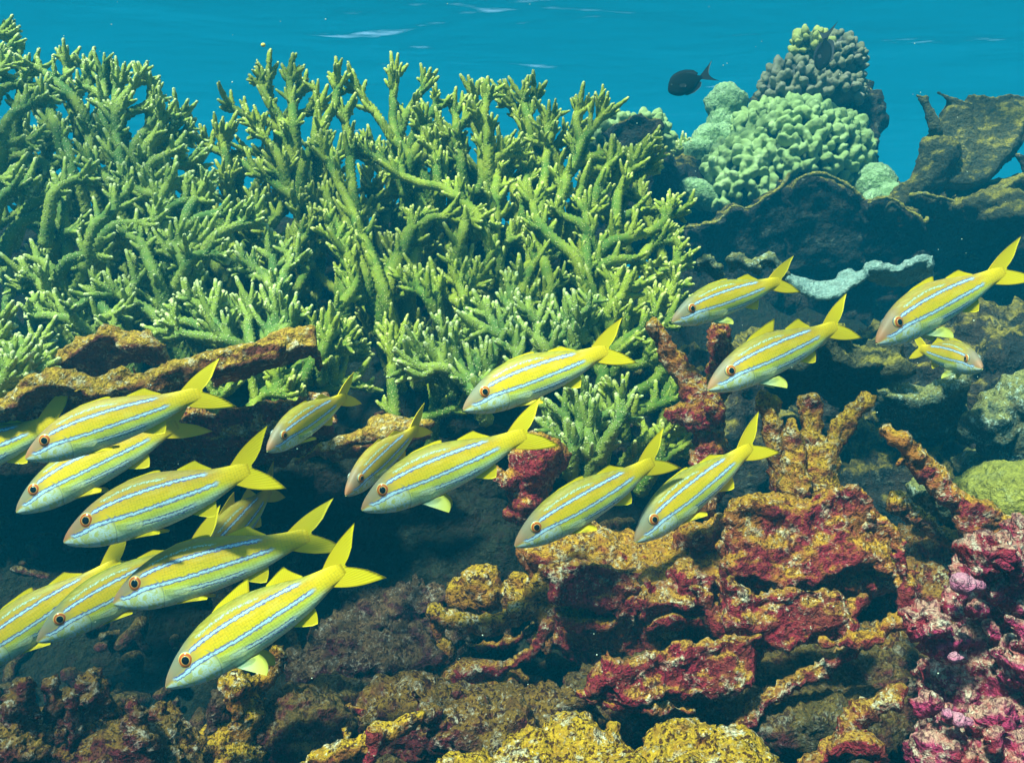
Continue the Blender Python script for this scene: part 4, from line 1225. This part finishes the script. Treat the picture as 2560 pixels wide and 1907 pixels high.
rock('coral_boulder', 'lumpy yellow turf covered boulder at the bottom edge, centre right', 'rock',
     [ell(D(1240, 1612, 1.03), (.040, .045, .030)), ell(D(1160, 1645, 1.01), (.045, .05, .026)), ell(D(1290, 1640, 1.02), (.036, .045, .032)), ell(D(1322, 1612, 1.03), (.014, .025, .026)), ell(D(1230, 1710, 1.0), (.09, .07, .045)), ell(D(1110, 1668, 1.0), (.026, .035, .022)), ell(D(1255, 1580, 1.04), (.016, .02, .014))], M['ochre'], .0045, .009, 40)
rock('coral_boulder', 'bright yellow boulder with white flecks at the bottom edge under the wedge shaped plate', 'rock',
     [ell(D(1470, 1628, 1.0), (.040, .045, .030)), ell(D(1510, 1580, 1.0), (.018, .025, .017)), ell(D(1450, 1600, 1.0), (.016, .02, .014)), ell(D(1595, 1650, .97), (.040, .045, .034)), ell(D(1430, 1680, .98), (.036, .04, .034)), ell(D(1530, 1715, .96), (.09, .06, .045)), ell(D(1555, 1612, .99), (.02, .02, .012))], M['ochre'], .0045, .009, 40)
rock('coral_boulder', 'low ochre lump cut by the bottom edge between the two yellow boulders', 'rock',
     [ell(D(1365, 1680, .96), (.024, .04, .024))], M['ochre'], .0045, .008, 40)
rock('coral_boulder', 'low ochre lump at the bottom edge, left of the lumpy yellow boulder', 'rock',
     [ell(D(1020, 1680, .98), (.05, .04, .024)), ell(D(985, 1668, .99), (.02, .03, .016))], M['ochre'], .0045, .008, 40)
rock('dead_coral', 'upright yellow coral chunk with a reddish arm, under the nearest fish at bottom left', 'coral',
     [limb([(500, 1690), (505, 1600), (520, 1530), (535, 1490)], 1.22, [62, 58, 44, 30]), limb([(540, 1510), (580, 1460), (602, 1412)], 1.25, [20, 17, 14]), ell(D(470, 1650, 1.20), (.04, .05, .05)), ell(D(512, 1500, 1.21), (.02, .03, .028))], M['ochre'], .005, .011, 34)
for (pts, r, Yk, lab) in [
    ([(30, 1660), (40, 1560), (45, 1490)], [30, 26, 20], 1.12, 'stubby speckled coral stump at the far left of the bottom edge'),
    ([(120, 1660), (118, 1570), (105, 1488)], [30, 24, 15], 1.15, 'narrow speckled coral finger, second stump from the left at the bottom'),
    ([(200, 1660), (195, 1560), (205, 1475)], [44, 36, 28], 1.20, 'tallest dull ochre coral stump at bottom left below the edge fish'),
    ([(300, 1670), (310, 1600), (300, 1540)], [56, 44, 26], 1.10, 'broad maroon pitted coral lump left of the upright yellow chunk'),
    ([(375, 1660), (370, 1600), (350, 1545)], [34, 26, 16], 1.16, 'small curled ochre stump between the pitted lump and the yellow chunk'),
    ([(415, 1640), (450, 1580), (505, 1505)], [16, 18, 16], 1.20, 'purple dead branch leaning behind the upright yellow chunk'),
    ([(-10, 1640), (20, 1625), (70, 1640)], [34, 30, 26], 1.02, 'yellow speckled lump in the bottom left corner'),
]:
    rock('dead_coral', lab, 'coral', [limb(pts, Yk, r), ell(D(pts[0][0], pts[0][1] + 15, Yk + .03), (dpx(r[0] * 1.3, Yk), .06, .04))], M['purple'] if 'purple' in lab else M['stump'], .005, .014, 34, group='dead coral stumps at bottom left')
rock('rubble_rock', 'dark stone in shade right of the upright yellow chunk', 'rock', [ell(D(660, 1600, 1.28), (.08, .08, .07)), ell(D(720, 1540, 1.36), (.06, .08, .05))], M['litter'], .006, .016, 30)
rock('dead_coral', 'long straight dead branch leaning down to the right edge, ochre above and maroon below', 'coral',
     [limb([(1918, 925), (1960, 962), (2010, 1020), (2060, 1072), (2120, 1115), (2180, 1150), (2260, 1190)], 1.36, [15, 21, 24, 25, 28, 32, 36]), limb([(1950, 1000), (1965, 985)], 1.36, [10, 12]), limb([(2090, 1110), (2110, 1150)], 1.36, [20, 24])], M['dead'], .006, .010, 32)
rock('boulder_coral', 'smooth yellow green boulder coral at the right edge behind the long straight branch', 'coral',
     [ell(D(2180, 1100, 1.62), (dpx(112, 1.62), .12, dpx(98, 1.62))), ell(D(2240, 1080, 1.6), (.08, .08, .07))], M['boulder'], .007, .008, 20, pit=.3)
rock('dead_coral', 'ochre knobbed dead branch pointing left under the long straight branch', 'coral',
     [limb([(1938, 1090), (1965, 1110), (2010, 1140), (2075, 1170), (2120, 1200)], 1.42, [19, 17, 20, 24, 28])], M['ochre'], .006, .010, 32)
rock('dead_coral', 'dark oval plate with whitish broken patch beneath the long straight branch', 'coral',
     ledge([(1975, 1065), (2000, 1055), (2030, 1075), (2060, 1100), (2090, 1130)], 1.46, [40, 60, 60, 50, 30], 1.50, 6, .03) + [ell(D(2060, 1090, 1.44), (.03, .012, .022))], M['teal'], .007, .008, 30)
rock('rubble_rock', 'mottled red and ochre rubble slope between the plates and the pink knobs', 'rock',
     [ell(D(1900, 1250, 1.56), (.13, .12, .06)), ell(D(1960, 1330, 1.48), (.09, .1, .055)), ell(D(2040, 1270, 1.48), (.11, .1, .06)), ell(D(1890, 1385, 1.42), (.08, .06, .03)), ell(D(2080, 1200, 1.52), (.13, .1, .045))], M['slope'], .007, .018, 26)
rock('dead_coral', 'short ochre dead branch with broken tips, just left of the pink mass', 'coral',
     [limb([(1790, 1395), (1830, 1392), (1880, 1378), (1950, 1352)], 1.18, [13, 17, 18, 13]), limb([(1870, 1380), (1890, 1360)], 1.18, [9, 7])], M['dead'], .006, .011, 32)
rock('dead_coral', 'crooked ochre dead branch arching over a dark hole, right of the tall maroon walled plate', 'coral',
     [limb([(1840, 1185), (1850, 1150), (1880, 1128), (1915, 1140), (1940, 1180), (1950, 1230)], 1.36, [12, 13, 14, 14, 13, 15]), limb([(1905, 1135), (1898, 1105)], 1.36, [9, 7])], M['dead'], .006, .010, 32)
rock('dead_coral', 'thin ragged ochre shelf edge beneath the crooked arching branch', 'coral',
     ledge([(1790, 1238), (1830, 1228), (1880, 1232), (1930, 1225), (1985, 1240)], 1.38, [30, 46, 50, 46, 30], 1.36, 8, .03, wob=6), M['dead'], .006, .010, 32)
rock('dead_coral', 'thin maroon branch standing up beside the pink mass, forked at its top', 'coral',
     [limb([(1965, 1330), (1960, 1270), (1950, 1215), (1955, 1170)], 1.26, [12, 11, 10, 7]), limb([(1952, 1225), (1930, 1195)], 1.26, [8, 6])], M['maroon'], .005, .009, 36)
rock('dead_coral', 'reddish dead branch slanting up to the right above the yellow boulder at bottom right', 'coral',
     [limb([(1740, 1660), (1800, 1610), (1870, 1550), (1940, 1500)], 1.02, [24, 22, 20, 17]), limb([(1800, 1620), (1880, 1620), (1900, 1650)], 1.0, [16, 20, 24])], M['maroon'], .005, .010, 34)
rock('dead_coral', 'dull pink dead branch lying deep in the shaded gap right of centre', 'coral',
     [limb([(1600, 1590), (1650, 1520), (1720, 1480), (1790, 1450)], 1.22, [18, 14, 16, 14]), limb([(1800, 1440), (1870, 1400), (1900, 1385)], 1.2, [15, 18, 16])], M['maroon'], .006, .010, 34)
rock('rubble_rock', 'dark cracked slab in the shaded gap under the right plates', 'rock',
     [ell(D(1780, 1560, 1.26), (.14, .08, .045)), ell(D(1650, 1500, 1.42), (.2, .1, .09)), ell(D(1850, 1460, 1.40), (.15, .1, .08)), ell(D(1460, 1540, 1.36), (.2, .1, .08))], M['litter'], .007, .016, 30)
for q, (pts, Yk, rr_, lab) in enumerate([
    ([(1010, 1395), (1060, 1400), (1120, 1385), (1165, 1350)], 1.56, [8, 10, 11, 10], 'thin dark red branch crossing the gap under the arched ochre branch'),
    ([(1215, 1330), (1260, 1350), (1320, 1345), (1370, 1320)], 1.42, [9, 12, 13, 10], 'crusted branch with pale specks lying below the straight rimmed shelf'),
    ([(1400, 1360), (1450, 1345), (1510, 1350), (1560, 1375)], 1.34, [8, 11, 12, 9], 'slim ochre branch lying between the dark red knob and the two horned plate'),
    ([(1260, 1500), (1330, 1530), (1420, 1525), (1500, 1545)], 1.20, [9, 13, 13, 10], 'dull red branch lying flat below the two horned plate'),
    ([(690, 1560), (760, 1540), (830, 1545)], 1.30, [9, 11, 8], 'dark crusted twig in the shaded gap left of bottom centre'),
    ([(1560, 1180), (1575, 1230), (1570, 1300), (1545, 1345)], 1.40, [9, 10, 10, 8], 'upright dark red stem just left of the tall maroon walled plate')]):
    rock('dead_coral', lab, 'coral', [limb(pts, Yk, rr_)], M['maroon'] if q % 2 == 0 else M['dead'], .006, .010, 34)
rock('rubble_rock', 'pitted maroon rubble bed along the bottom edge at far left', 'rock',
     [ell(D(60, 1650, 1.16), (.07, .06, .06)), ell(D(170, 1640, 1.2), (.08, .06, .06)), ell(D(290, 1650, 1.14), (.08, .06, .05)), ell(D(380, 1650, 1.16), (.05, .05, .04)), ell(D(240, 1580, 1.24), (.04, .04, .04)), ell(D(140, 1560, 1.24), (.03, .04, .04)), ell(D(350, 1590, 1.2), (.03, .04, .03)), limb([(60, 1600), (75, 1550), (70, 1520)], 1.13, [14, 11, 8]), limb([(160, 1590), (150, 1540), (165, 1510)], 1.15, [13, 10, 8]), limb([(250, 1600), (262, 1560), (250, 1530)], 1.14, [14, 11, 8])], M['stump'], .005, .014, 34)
mb = MB()
for _ in range(1000):
    y = rng.uniform(.95, 2.25); x = rng.uniform(-.62, .66) * y
    z = float(ground_height(np.array([x]), np.array([y]))[0])
    d = np.array([rng.normal(), rng.normal(), abs(rng.normal()) * .5]); d /= np.linalg.norm(d)
    L = rng.uniform(.03, .11); p = np.array([x, y, z + (rng.uniform(0, .09) * min(1, max(0, x + .15) * 3) if y < 1.8 else .004)])
    Q = catmull(np.array([p - d * L * .5, p + rng.normal(size=3) * .008, p + d * L * .5]), .007)
    V, F = tube(Q, rng.uniform(.006, .018) * (1 + .35 * fbm(Q * 30, 2)), 9)
    N0 = V - np.repeat(p[None], len(V), 0)
    mb.add(V + np.stack([pn(V * 70 + 11 * k) for k in range(3)], 1) * .004, F)
V, F, A = mb.arr()
tag(link_mesh('coral_rubble', V, F, M['litter']), 'broken dead coral pieces littering the shaded ground between the ledges', 'rubble', kind='stuff')
# pink coralline knobs
prs = []
for x, y, r_, dy in [(2150, 1195, 44, 0), (2195, 1215, 52, .02), (2110, 1200, 30, .02), (2225, 1160, 34, .03), (2170, 1260, 40, .04), (2210, 1300, 46, .05), (2120, 1300, 40, .08), (2180, 1370, 60, .08),
                     (2060, 1470, 46, .06), (2110, 1420, 50, .08), (2010, 1340, 40, .0), (2030, 1385, 34, .01), (2095, 1530, 60, .06), (2180, 1480, 70, .06), (2210, 1560, 50, .03), (2130, 1620, 60, .0), (2050, 1630, 46, -.02), (2200, 1650, 60, -.04),
                     (2000, 1640, 30, .0), (2150, 1540, 30, -.02), (2225, 1440, 40, .0), (2160, 1590, 26, -.05)]:
    r_ *= 1.15; prs.append(ell(D(x, y, 1.02 + dy), (dpx(r_, 1.02), dpx(r_, 1.02), dpx(r_ * .85, 1.02))))
prs += [ell(D(2170, 1300, 1.20), (dpx(95, 1.2), .08, dpx(110, 1.2))), ell(D(2120, 1480, 1.16), (dpx(110, 1.16), .07, dpx(110, 1.16))), ell(D(2110, 1640, 1.12), (dpx(120, 1.1), .08, dpx(90, 1.1))), ell(D(2190, 1560, 1.14), (dpx(90, 1.1), .08, dpx(120, 1.1)))]
for _ in range(34):
    x, y = rng.uniform(1990, 2225), rng.uniform(1190, 1660)
    if x < 2060 and y < 1300: continue
    r_ = rng.uniform(9, 24)
    prs.append(ell(D(x, y, .985 + rng.uniform(0, .07)), dpx(r_, 1.0)))
pk = empty('coralline_rock', D(2130, 1660, 1.08), 'pink and cream knobbly coralline mass filling the bottom right corner', 'rock')
rock('crust', None, None, prs, M['pink'], .0045, .016, 34, parent=pk)
for x, y, r_, lab in [(2085, 1262, 25, 'smooth pink round knob sticking out to the left of the pink mass'), (2050, 1545, 14, 'small smooth pink knob low on the pink mass, left of a pair'), (2078, 1560, 17, 'small smooth mauve pink knob low on the pink mass, right of a pair'), (2065, 1420, 13, 'tiny pale pink knob on the left side of the pink mass')]:
    rock('knob', lab, None, [ell(D(x, y, .965), dpx(r_, .965)), limb([(x, y), (x + r_ * 1.4, y + 4)], .98, [r_ * .6, r_ * .6])], M['pinkknob'], .004, .003, 30, parent=pk)

# ------------------------------------------------------------------ mid right ledges
rock('reef_ledge', 'ochre rimmed ledge ending in a round knob at the height of the raised fin fish', 'rock',
     ledge([(1660, 800), (1700, 800), (1745, 775), (1780, 745), (1800, 770), (1850, 795), (1900, 785), (1950, 795)], 1.95, [70, 80, 90, 110, 100, 90, 80, 50], 2.15, 11, .06)
     + [ell(D(1938, 797, 1.95), (dpx(26, 1.95), .03, dpx(20, 1.95)))], M['elk'], .010, .016, 20)
rock('reef_ledge', 'sagging teal and yellow lip curving up to the right below the fish that faces right', 'rock',
     ledge([(1910, 850), (1950, 870), (2000, 872), (2050, 855), (2085, 825), (2095, 815)], 1.95, [60, 80, 90, 100, 110, 110], 2.10, 14, .05), M['teal'], .009, .014, 22)
rock('rubble_rock', 'pale crusted rubble lump at the right edge above the yellow boulder coral', 'rock',
     [ell(D(2150, 915, 1.9), (.06, .06, .05)), ell(D(2200, 870, 1.9), (.06, .06, .05)), ell(D(2190, 960, 1.92), (.07, .06, .06)), ell(D(2230, 930, 1.9), (.06, .06, .08)), ell(D(2120, 1000, 2.0), (.06, .06, .03))], M['teal'], .009, .016, 22)
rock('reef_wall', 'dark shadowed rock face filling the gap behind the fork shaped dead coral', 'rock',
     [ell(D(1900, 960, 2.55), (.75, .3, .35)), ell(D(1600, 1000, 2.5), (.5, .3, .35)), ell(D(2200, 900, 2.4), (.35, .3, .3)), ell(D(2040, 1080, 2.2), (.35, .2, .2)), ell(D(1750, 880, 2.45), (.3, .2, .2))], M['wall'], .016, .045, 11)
dish = [(1706, 594), (1735, 602), (1775, 612), (1815, 606), (1850, 592), (1880, 585)]
rock('plate_coral', 'pale blue white curved plate coral jutting out in front of the dark wall', 'coral',
     ledge(dish, 2.30, [4, 18, 30, 30, 20, 4], 2.24, 4, .015, wob=1) + ledge(dish, 2.30, [3, 2, 0, 0, 0, 0], 2.50, 3, .015, wob=1), M['white'], .007, .004, 26)
rock('plate_coral', 'thin ragged plate edge running right from the pale curved plate', 'coral',
     ledge([(1868, 588), (1900, 586), (1935, 590), (1960, 580), (1985, 568), (2006, 564), (2020, 574)], 2.34, [16, 30, 36, 40, 46, 44, 30], 2.42, 4, .025, wob=2), M['white'], .008, .007, 30)
for rim, dr, lab in [([(1508, 570), (1530, 562), (1545, 578), (1562, 592)], 22, 'small pale plate at the tip of the staghorn, leftmost of three'),
                     ([(1588, 568), (1600, 558), (1625, 572), (1650, 578)], 24, 'small dark plate with pale rim, middle one of three above the topmost fish'),
                     ([(1645, 574), (1658, 560), (1674, 560), (1690, 578), (1708, 596)], 26, 'small dark scalloped plate beside the tail of the topmost right fish')]:
    rock('plate_coral', lab, 'coral', ledge(rim, 2.25, dr, 2.30, 4, .02, .9), M['teal'], .008, .008, 26, group='small plates left of the pale curved plate')

# ------------------------------------------------------------------ background reef on the right
rock('reef_wall', 'broad dark reef wall behind the fish on the right', 'rock',
     [ell(D(1850, 640, 3.55), (.85, .35, .45)), ell(D(2150, 640, 3.4), (.5, .35, .42)), ell(D(1600, 640, 3.4), (.4, .3, .30)), ell(D(1780, 520, 3.5), (.42, .25, .2)), ell(D(1500, 480, 3.7), (.3, .3, .2)), ell(D(2050, 520, 3.5), (.4, .25, .14))], M['wall'], .018, .05, 10)


def plate(label, rim, Y, drop, Yl, rr, thick=.05, wob=3, mat='wall'):
    P = [D(p[0], p[1], Y) for p in rim]
    e = empty('plate_coral', (P[0] + P[-1]) / 2 - np.array([0, 0, .15]), label, 'coral')
    st = rng.bit_generator.state
    pr = ledge(rim, Y, drop, Yl, rr * .7, thick, wob=wob)
    rock('face', None, None, pr[1:], M[mat], .013, .012, 14, parent=e)
    V, F = pr[0]
    rock('rim', None, None, [(V + np.array([0, -.012, .006]), F)], M['rim'], .006, .006, 26, parent=e)
    return e


plate('dark plate with scalloped sunlit rim in front of the knobbly green coral, left one',
      [(1485, 497), (1530, 490), (1556, 487), (1572, 470), (1585, 448), (1612, 455), (1632, 450), (1660, 428), (1690, 412), (1706, 384)], 3.02, [120, 140, 140, 150, 160, 160, 160, 180, 190, 220], 3.12, 5)
plate('dark plate with arched sunlit rim in front of the knobbly green coral, right one',
      [(1712, 418), (1722, 398), (1745, 386), (1775, 384), (1810, 396), (1850, 422), (1878, 450), (1900, 482)], 2.98, [170, 190, 200, 200, 190, 170, 140, 110], 3.10, 5)
plate('dark folded plate with yellow edge dipping to a point below the vase shaped coral',
      [(1880, 446), (1905, 436), (1935, 440), (1958, 456), (1985, 476), (2003, 487), (2006, 476)], 2.93, [110, 120, 110, 100, 70, 50, 46], 3.03, 6)
plate('long wavy plate edge with yellow rim under the vase shaped coral',
      [(1968, 428), (1990, 426), (2020, 432), (2052, 440), (2090, 448), (2140, 428), (2180, 405), (2215, 388), (2240, 384)], 2.95, [110, 115, 120, 115, 100, 110, 115, 120, 120], 3.08, 7, mat='elk')
rock('reef_ledge', 'olive crusted ledge at the right edge above the dark wall', 'rock',
     [ell(D(2160, 445, 2.9), (.16, .1, .04)), ell(D(2200, 470, 2.85), (.12, .1, .04)), limb([(2060, 415), (2100, 420), (2160, 400), (2210, 390)], 3.1, [9, 11, 12, 12]), limb([(2090, 470), (2150, 460), (2230, 470)], 2.9, [10, 14, 14])], M['elk'], .012, .018, 16)
vase = empty('vase_coral', D(1960, 440, 3.1), 'dark vase shaped coral blade on a narrow olive stalk, standing against open water at right', 'coral')
rock('stalk', None, None, [limb([(1925, 455), (1958, 425), (1995, 398), (2030, 368), (2050, 330)], 2.98, [26, 22, 22, 28, 34]), limb([(1990, 400), (2004, 360), (2020, 320)], 3.0, [14, 18, 24])], M['elk'], .010, .014, 16, parent=vase)
rim = resample([D(*p) for p in [(2056, 226, 3.1), (2070, 228, 3.1), (2092, 232, 3.1), (2098, 218, 3.1), (2110, 208, 3.1), (2150, 216, 3.1), (2190, 210, 3.1), (2240, 208, 3.1)]], 44)
low = resample([D(*p) for p in [(2034, 320, 3.0), (2034, 368, 2.98), (2050, 394, 2.96), (2095, 398, 2.96), (2138, 386, 2.96), (2188, 332, 2.98), (2214, 275, 3.0), (2242, 235, 3.04)]], 44)
rim = rim + np.stack([fbm(rim * 22 + 7 * k, 2) for k in range(3)], 1) * dpx(4, 3.1)
rock('blade', None, None, [slab(rim, low, .05, 16), limb([(2031, 203), (2048, 212), (2075, 224), (2096, 232)], 3.08, [4, 6, 7, 8]), tube(rim, dpx(5, 3.1) * (1 + .4 * fbm(rim * 20, 2)), 8), slab(catmull([D(*p, 3.07) for p in [(2060, 232), (2036, 264), (2008, 296), (2002, 325), (2012, 365), (2004, 392)]], .01)[:40], resample(catmull([D(*p, 3.04) for p in [(2100, 235), (2112, 285), (2112, 330), (2100, 365), (2080, 392), (2030, 400)]], .01), len(catmull([D(*p, 3.07) for p in [(2060, 232), (2036, 264), (2008, 296), (2002, 325), (2012, 365), (2004, 392)]], .01)[:40])), .06, 10)], M['elk'], .009, .007, 16, parent=vase)
rock('prong', None, None, [limb([(1988, 211), (2002, 222), (2014, 246), (2028, 285)], 3.04, [6, 8, 9, 12]), limb([(1990, 212), (2008, 214)], 3.04, [5, 6])], M['elk'], .008, .010, 18, parent=vase)
rock('dead_coral', 'dark dead branch poking in at the right edge beside the vase shaped coral', 'coral', [limb([(2205, 335), (2215, 350), (2235, 385)], 3.0, [6, 9, 14])], M['wall'], .008, .010, 18)


def lobed(name, label, dome, n, r, mat, rise=1.1, long=1.0, vox=.012, gap=1.6, cover=.15):
    """knobbly colony: lobes packed over the upper camera side of a few ellipsoids"""
    mb = MB()
    pts = []
    for c, rad in dome:
        V, F = ell(c, np.array(rad) * .88, nu=20, nv=12)
        mb.add(V, F, np.zeros(len(V)))
    tries = 0
    tot = 0
    while tot < n and tries < n * 40:
        tries += 1
        c, rad = dome[rng.integers(len(dome))]
        d = rng.normal(size=3); d /= np.linalg.norm(d)
        if d[1] > .35 or d[2] < -cover - .3: continue
        p = np.asarray(c) + d * np.asarray(rad)
        inside = False
        for c2, r2 in dome:
            if c2 is c: continue
            if (((p - np.asarray(c2)) / np.asarray(r2)) ** 2).sum() < .8: inside = True
        if inside: continue
        if pts and min(np.linalg.norm(np.array(pts) - p, axis=1)) < r * gap: continue
        pts.append(p); tot += 1
        nn = d / np.asarray(rad); nn /= np.linalg.norm(nn)
        nn = nn + np.array([0, -.12, .45]) + rng.normal(size=3) * .12; nn /= np.linalg.norm(nn)
        tan = np.cross(nn, rng.normal(size=3)); tan /= np.linalg.norm(tan)
        bt = np.cross(nn, tan)
        rr = r * rng.uniform(.75, 1.2)
        Rm = np.stack([tan, bt, nn], 1)
        V, F = ell((0, 0, 0), (rr * rng.uniform(1, long), rr * .85, rr * rise), nu=12, nv=8)
        a = np.clip(V[:, 2] / (rr * rise), 0, 1)
        kk = V[:, 2] / (rr * rise); V[:, :2] *= (1 - .10 * np.clip(kk, 0, 1) + .0)[:, None]
        V = V @ Rm.T + p + nn * rr * .55
        V = V + np.stack([pn(V * 30 + 9 * k) for k in range(3)], 1) * rr * .30
        mb.add(V, F, a)
    V, F, A = mb.arr()
    V, F, T = remesh(V, F, r * .24)
    N = normals(V, T)
    V = V + N * (fbm(V * 55, 3) * r * .16)[:, None]
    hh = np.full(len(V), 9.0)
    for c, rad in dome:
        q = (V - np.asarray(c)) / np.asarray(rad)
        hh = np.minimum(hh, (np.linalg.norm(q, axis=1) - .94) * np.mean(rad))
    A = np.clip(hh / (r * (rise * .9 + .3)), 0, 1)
    loc = [V[:, 0].mean(), V[:, 1].mean(), V[:, 2].min()]
    o = link_mesh(name, V, F, mat, loc=loc, attr={'tip': A})
    return tag(o, label, 'coral')


def dd(x, y, Y, rx, ry, rz=None):
    return (D(x, y, Y), (dpx(rx, Y), dpx(rz or rx, Y), dpx(ry, Y)))


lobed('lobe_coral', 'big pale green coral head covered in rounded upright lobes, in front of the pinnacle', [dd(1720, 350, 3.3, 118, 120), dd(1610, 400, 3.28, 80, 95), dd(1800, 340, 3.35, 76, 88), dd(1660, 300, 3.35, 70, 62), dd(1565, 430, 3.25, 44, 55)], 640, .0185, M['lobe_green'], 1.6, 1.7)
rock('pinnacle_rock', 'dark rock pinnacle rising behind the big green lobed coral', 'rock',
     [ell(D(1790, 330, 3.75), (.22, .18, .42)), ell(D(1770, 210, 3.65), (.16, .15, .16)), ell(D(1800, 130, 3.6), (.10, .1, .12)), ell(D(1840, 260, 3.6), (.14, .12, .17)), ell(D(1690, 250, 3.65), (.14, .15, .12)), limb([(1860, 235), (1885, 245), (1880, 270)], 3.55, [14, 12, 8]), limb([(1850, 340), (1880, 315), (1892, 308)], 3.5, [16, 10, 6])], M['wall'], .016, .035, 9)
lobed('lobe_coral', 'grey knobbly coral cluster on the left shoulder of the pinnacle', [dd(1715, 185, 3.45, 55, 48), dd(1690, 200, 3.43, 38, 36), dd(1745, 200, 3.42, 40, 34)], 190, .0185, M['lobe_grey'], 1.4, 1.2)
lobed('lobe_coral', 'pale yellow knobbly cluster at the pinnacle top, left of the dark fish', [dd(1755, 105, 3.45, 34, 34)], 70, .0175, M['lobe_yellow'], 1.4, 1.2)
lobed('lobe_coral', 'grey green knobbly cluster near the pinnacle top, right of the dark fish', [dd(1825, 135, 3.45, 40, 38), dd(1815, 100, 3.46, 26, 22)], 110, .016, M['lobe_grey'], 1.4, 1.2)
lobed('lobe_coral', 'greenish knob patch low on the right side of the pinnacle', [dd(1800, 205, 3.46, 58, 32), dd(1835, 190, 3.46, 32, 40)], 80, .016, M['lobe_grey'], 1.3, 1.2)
lobed('lobe_coral', 'small round green knobs around a dark plate behind the tips of the big staghorn', [dd(1400, 300, 3.1, 44, 46), dd(1310, 310, 3.1, 40, 36), dd(1330, 280, 3.12, 30, 26), dd(1420, 290, 3.12, 26, 34)], 95, .020, M['lobe_green'], 1.25, 1.1)
rock('plate_coral', 'dark dead plate with jagged top among green knobs behind the big staghorn', 'coral',
     ledge([(1318, 292), (1330, 268), (1360, 256), (1385, 252), (1400, 268), (1420, 262), (1432, 280)], 2.95, [80, 140, 200, 200, 180, 150, 90], 3.0, 4, .06, .75), M['wall'], .012, .014, 18)
rock('coral_boulder', 'pale green capped rock knob left of the pinnacle below the surgeonfish', 'rock',
     [ell(D(1575, 225, 3.5), (dpx(46, 3.5), .08, dpx(42, 3.5))), ell(D(1560, 280, 3.5), (dpx(36, 3.5), .08, dpx(50, 3.5))), ell(D(1600, 270, 3.5), (dpx(40, 3.5), .08, dpx(30, 3.5)))], M['greenmound'], .010, .012, 18)
rock('mound_coral', 'pale green lumpy mound left of the big lobed coral', 'coral',
     [ell(D(1535, 310, 3.4), (dpx(40, 3.4), .08, dpx(40, 3.4))), ell(D(1515, 330, 3.38), (dpx(42, 3.4), .07, dpx(28, 3.4))), ell(D(1570, 330, 3.4), (dpx(44, 3.4), .08, dpx(60, 3.4)))], M['greenmound'], .010, .010, 20)
rock('mound_coral', 'mint green flat coral pad at the lower left foot of the big lobed coral', 'coral',
     [ell(D(1515, 420, 3.2), (dpx(50, 3.2), .06, dpx(30, 3.2)), np.array(Matrix.Rotation(.45, 3, 'Y')))], M['greenmound'], .010, .010, 22)
rock('mound_coral', 'small bright green dome coral at the right foot of the big lobed coral', 'coral',
     [ell(D(1895, 400, 3.2), (dpx(46, 3.2), .07, dpx(46, 3.2))), ell(D(1930, 430, 3.15), (dpx(34, 3.2), .06, dpx(30, 3.2))), ell(D(1890, 440, 3.1), (dpx(30, 3.2), .05, dpx(28, 3.2)))], M['greenmound'], .010, .008, 26)
rock('rubble_rock', 'dark rock saddle between the staghorn and the big lobed coral', 'rock',
     [ell(D(1450, 410, 3.35), (.14, .12, .10)), ell(D(1480, 370, 3.45), (.12, .12, .06)), ell(D(1400, 420, 3.3), (.14, .1, .16)), ell(D(1340, 440, 3.2), (.12, .1, .2))], M['wall'], .014, .025, 12)
e = empty('staghorn_coral', D(1480, 340, 3.4), 'tiny pale staghorn tuft on the dark saddle left of the green mound', 'coral')
for q in range(9):
    an = -1.0 + q * .25
    p = D(1480, 345, 3.4)
    V, F, A = branch_mesh(np.array([p, p + np.array([math.sin(an) * .05, -.02 + .01 * (q % 3), math.cos(an) * .045])]), .009, .006, 10, .5)
    link_mesh('branch', V, F, M['stag2'], parent=e, attr={'tip': A})

V, F = ell((0, 0, 0), (.0045, .003, .0038), nu=12, nv=8)
rock_o = link_mesh('drifting_speck', V + D(570, 98, 1.6), F, plain('yellow_speck', (0.8, 0.6, 0.12), 0.6), loc=D(570, 98, 1.6))
tag(rock_o, 'tiny yellow speck drifting in open water above the gap between the staghorns', 'particle')
mb = MB()
for _ in range(150):
    Yk = rng.uniform(.9, 3.4)
    p = at(rng.uniform(0, 2560), rng.uniform(0, 1800), Yk)
    V, F = ell(p, np.array([1, .8, 1]) * rng.uniform(.0005, .0011) * Yk ** .5, nu=6, nv=4)
    mb.add(V, F)
V, F, A = mb.arr()
pl = link_mesh('drifting_particles', V, F, plain('particle', (0.7, 0.75, 0.6), 0.7))
tag(pl, 'tiny pale particles drifting through the water', 'particles', kind='stuff')
for o in list(bpy.data.objects):
    if '_abs' in o: del o['_abs']
print('objects', len(bpy.data.objects), 'verts', sum(len(m.vertices) for m in bpy.data.meshes))
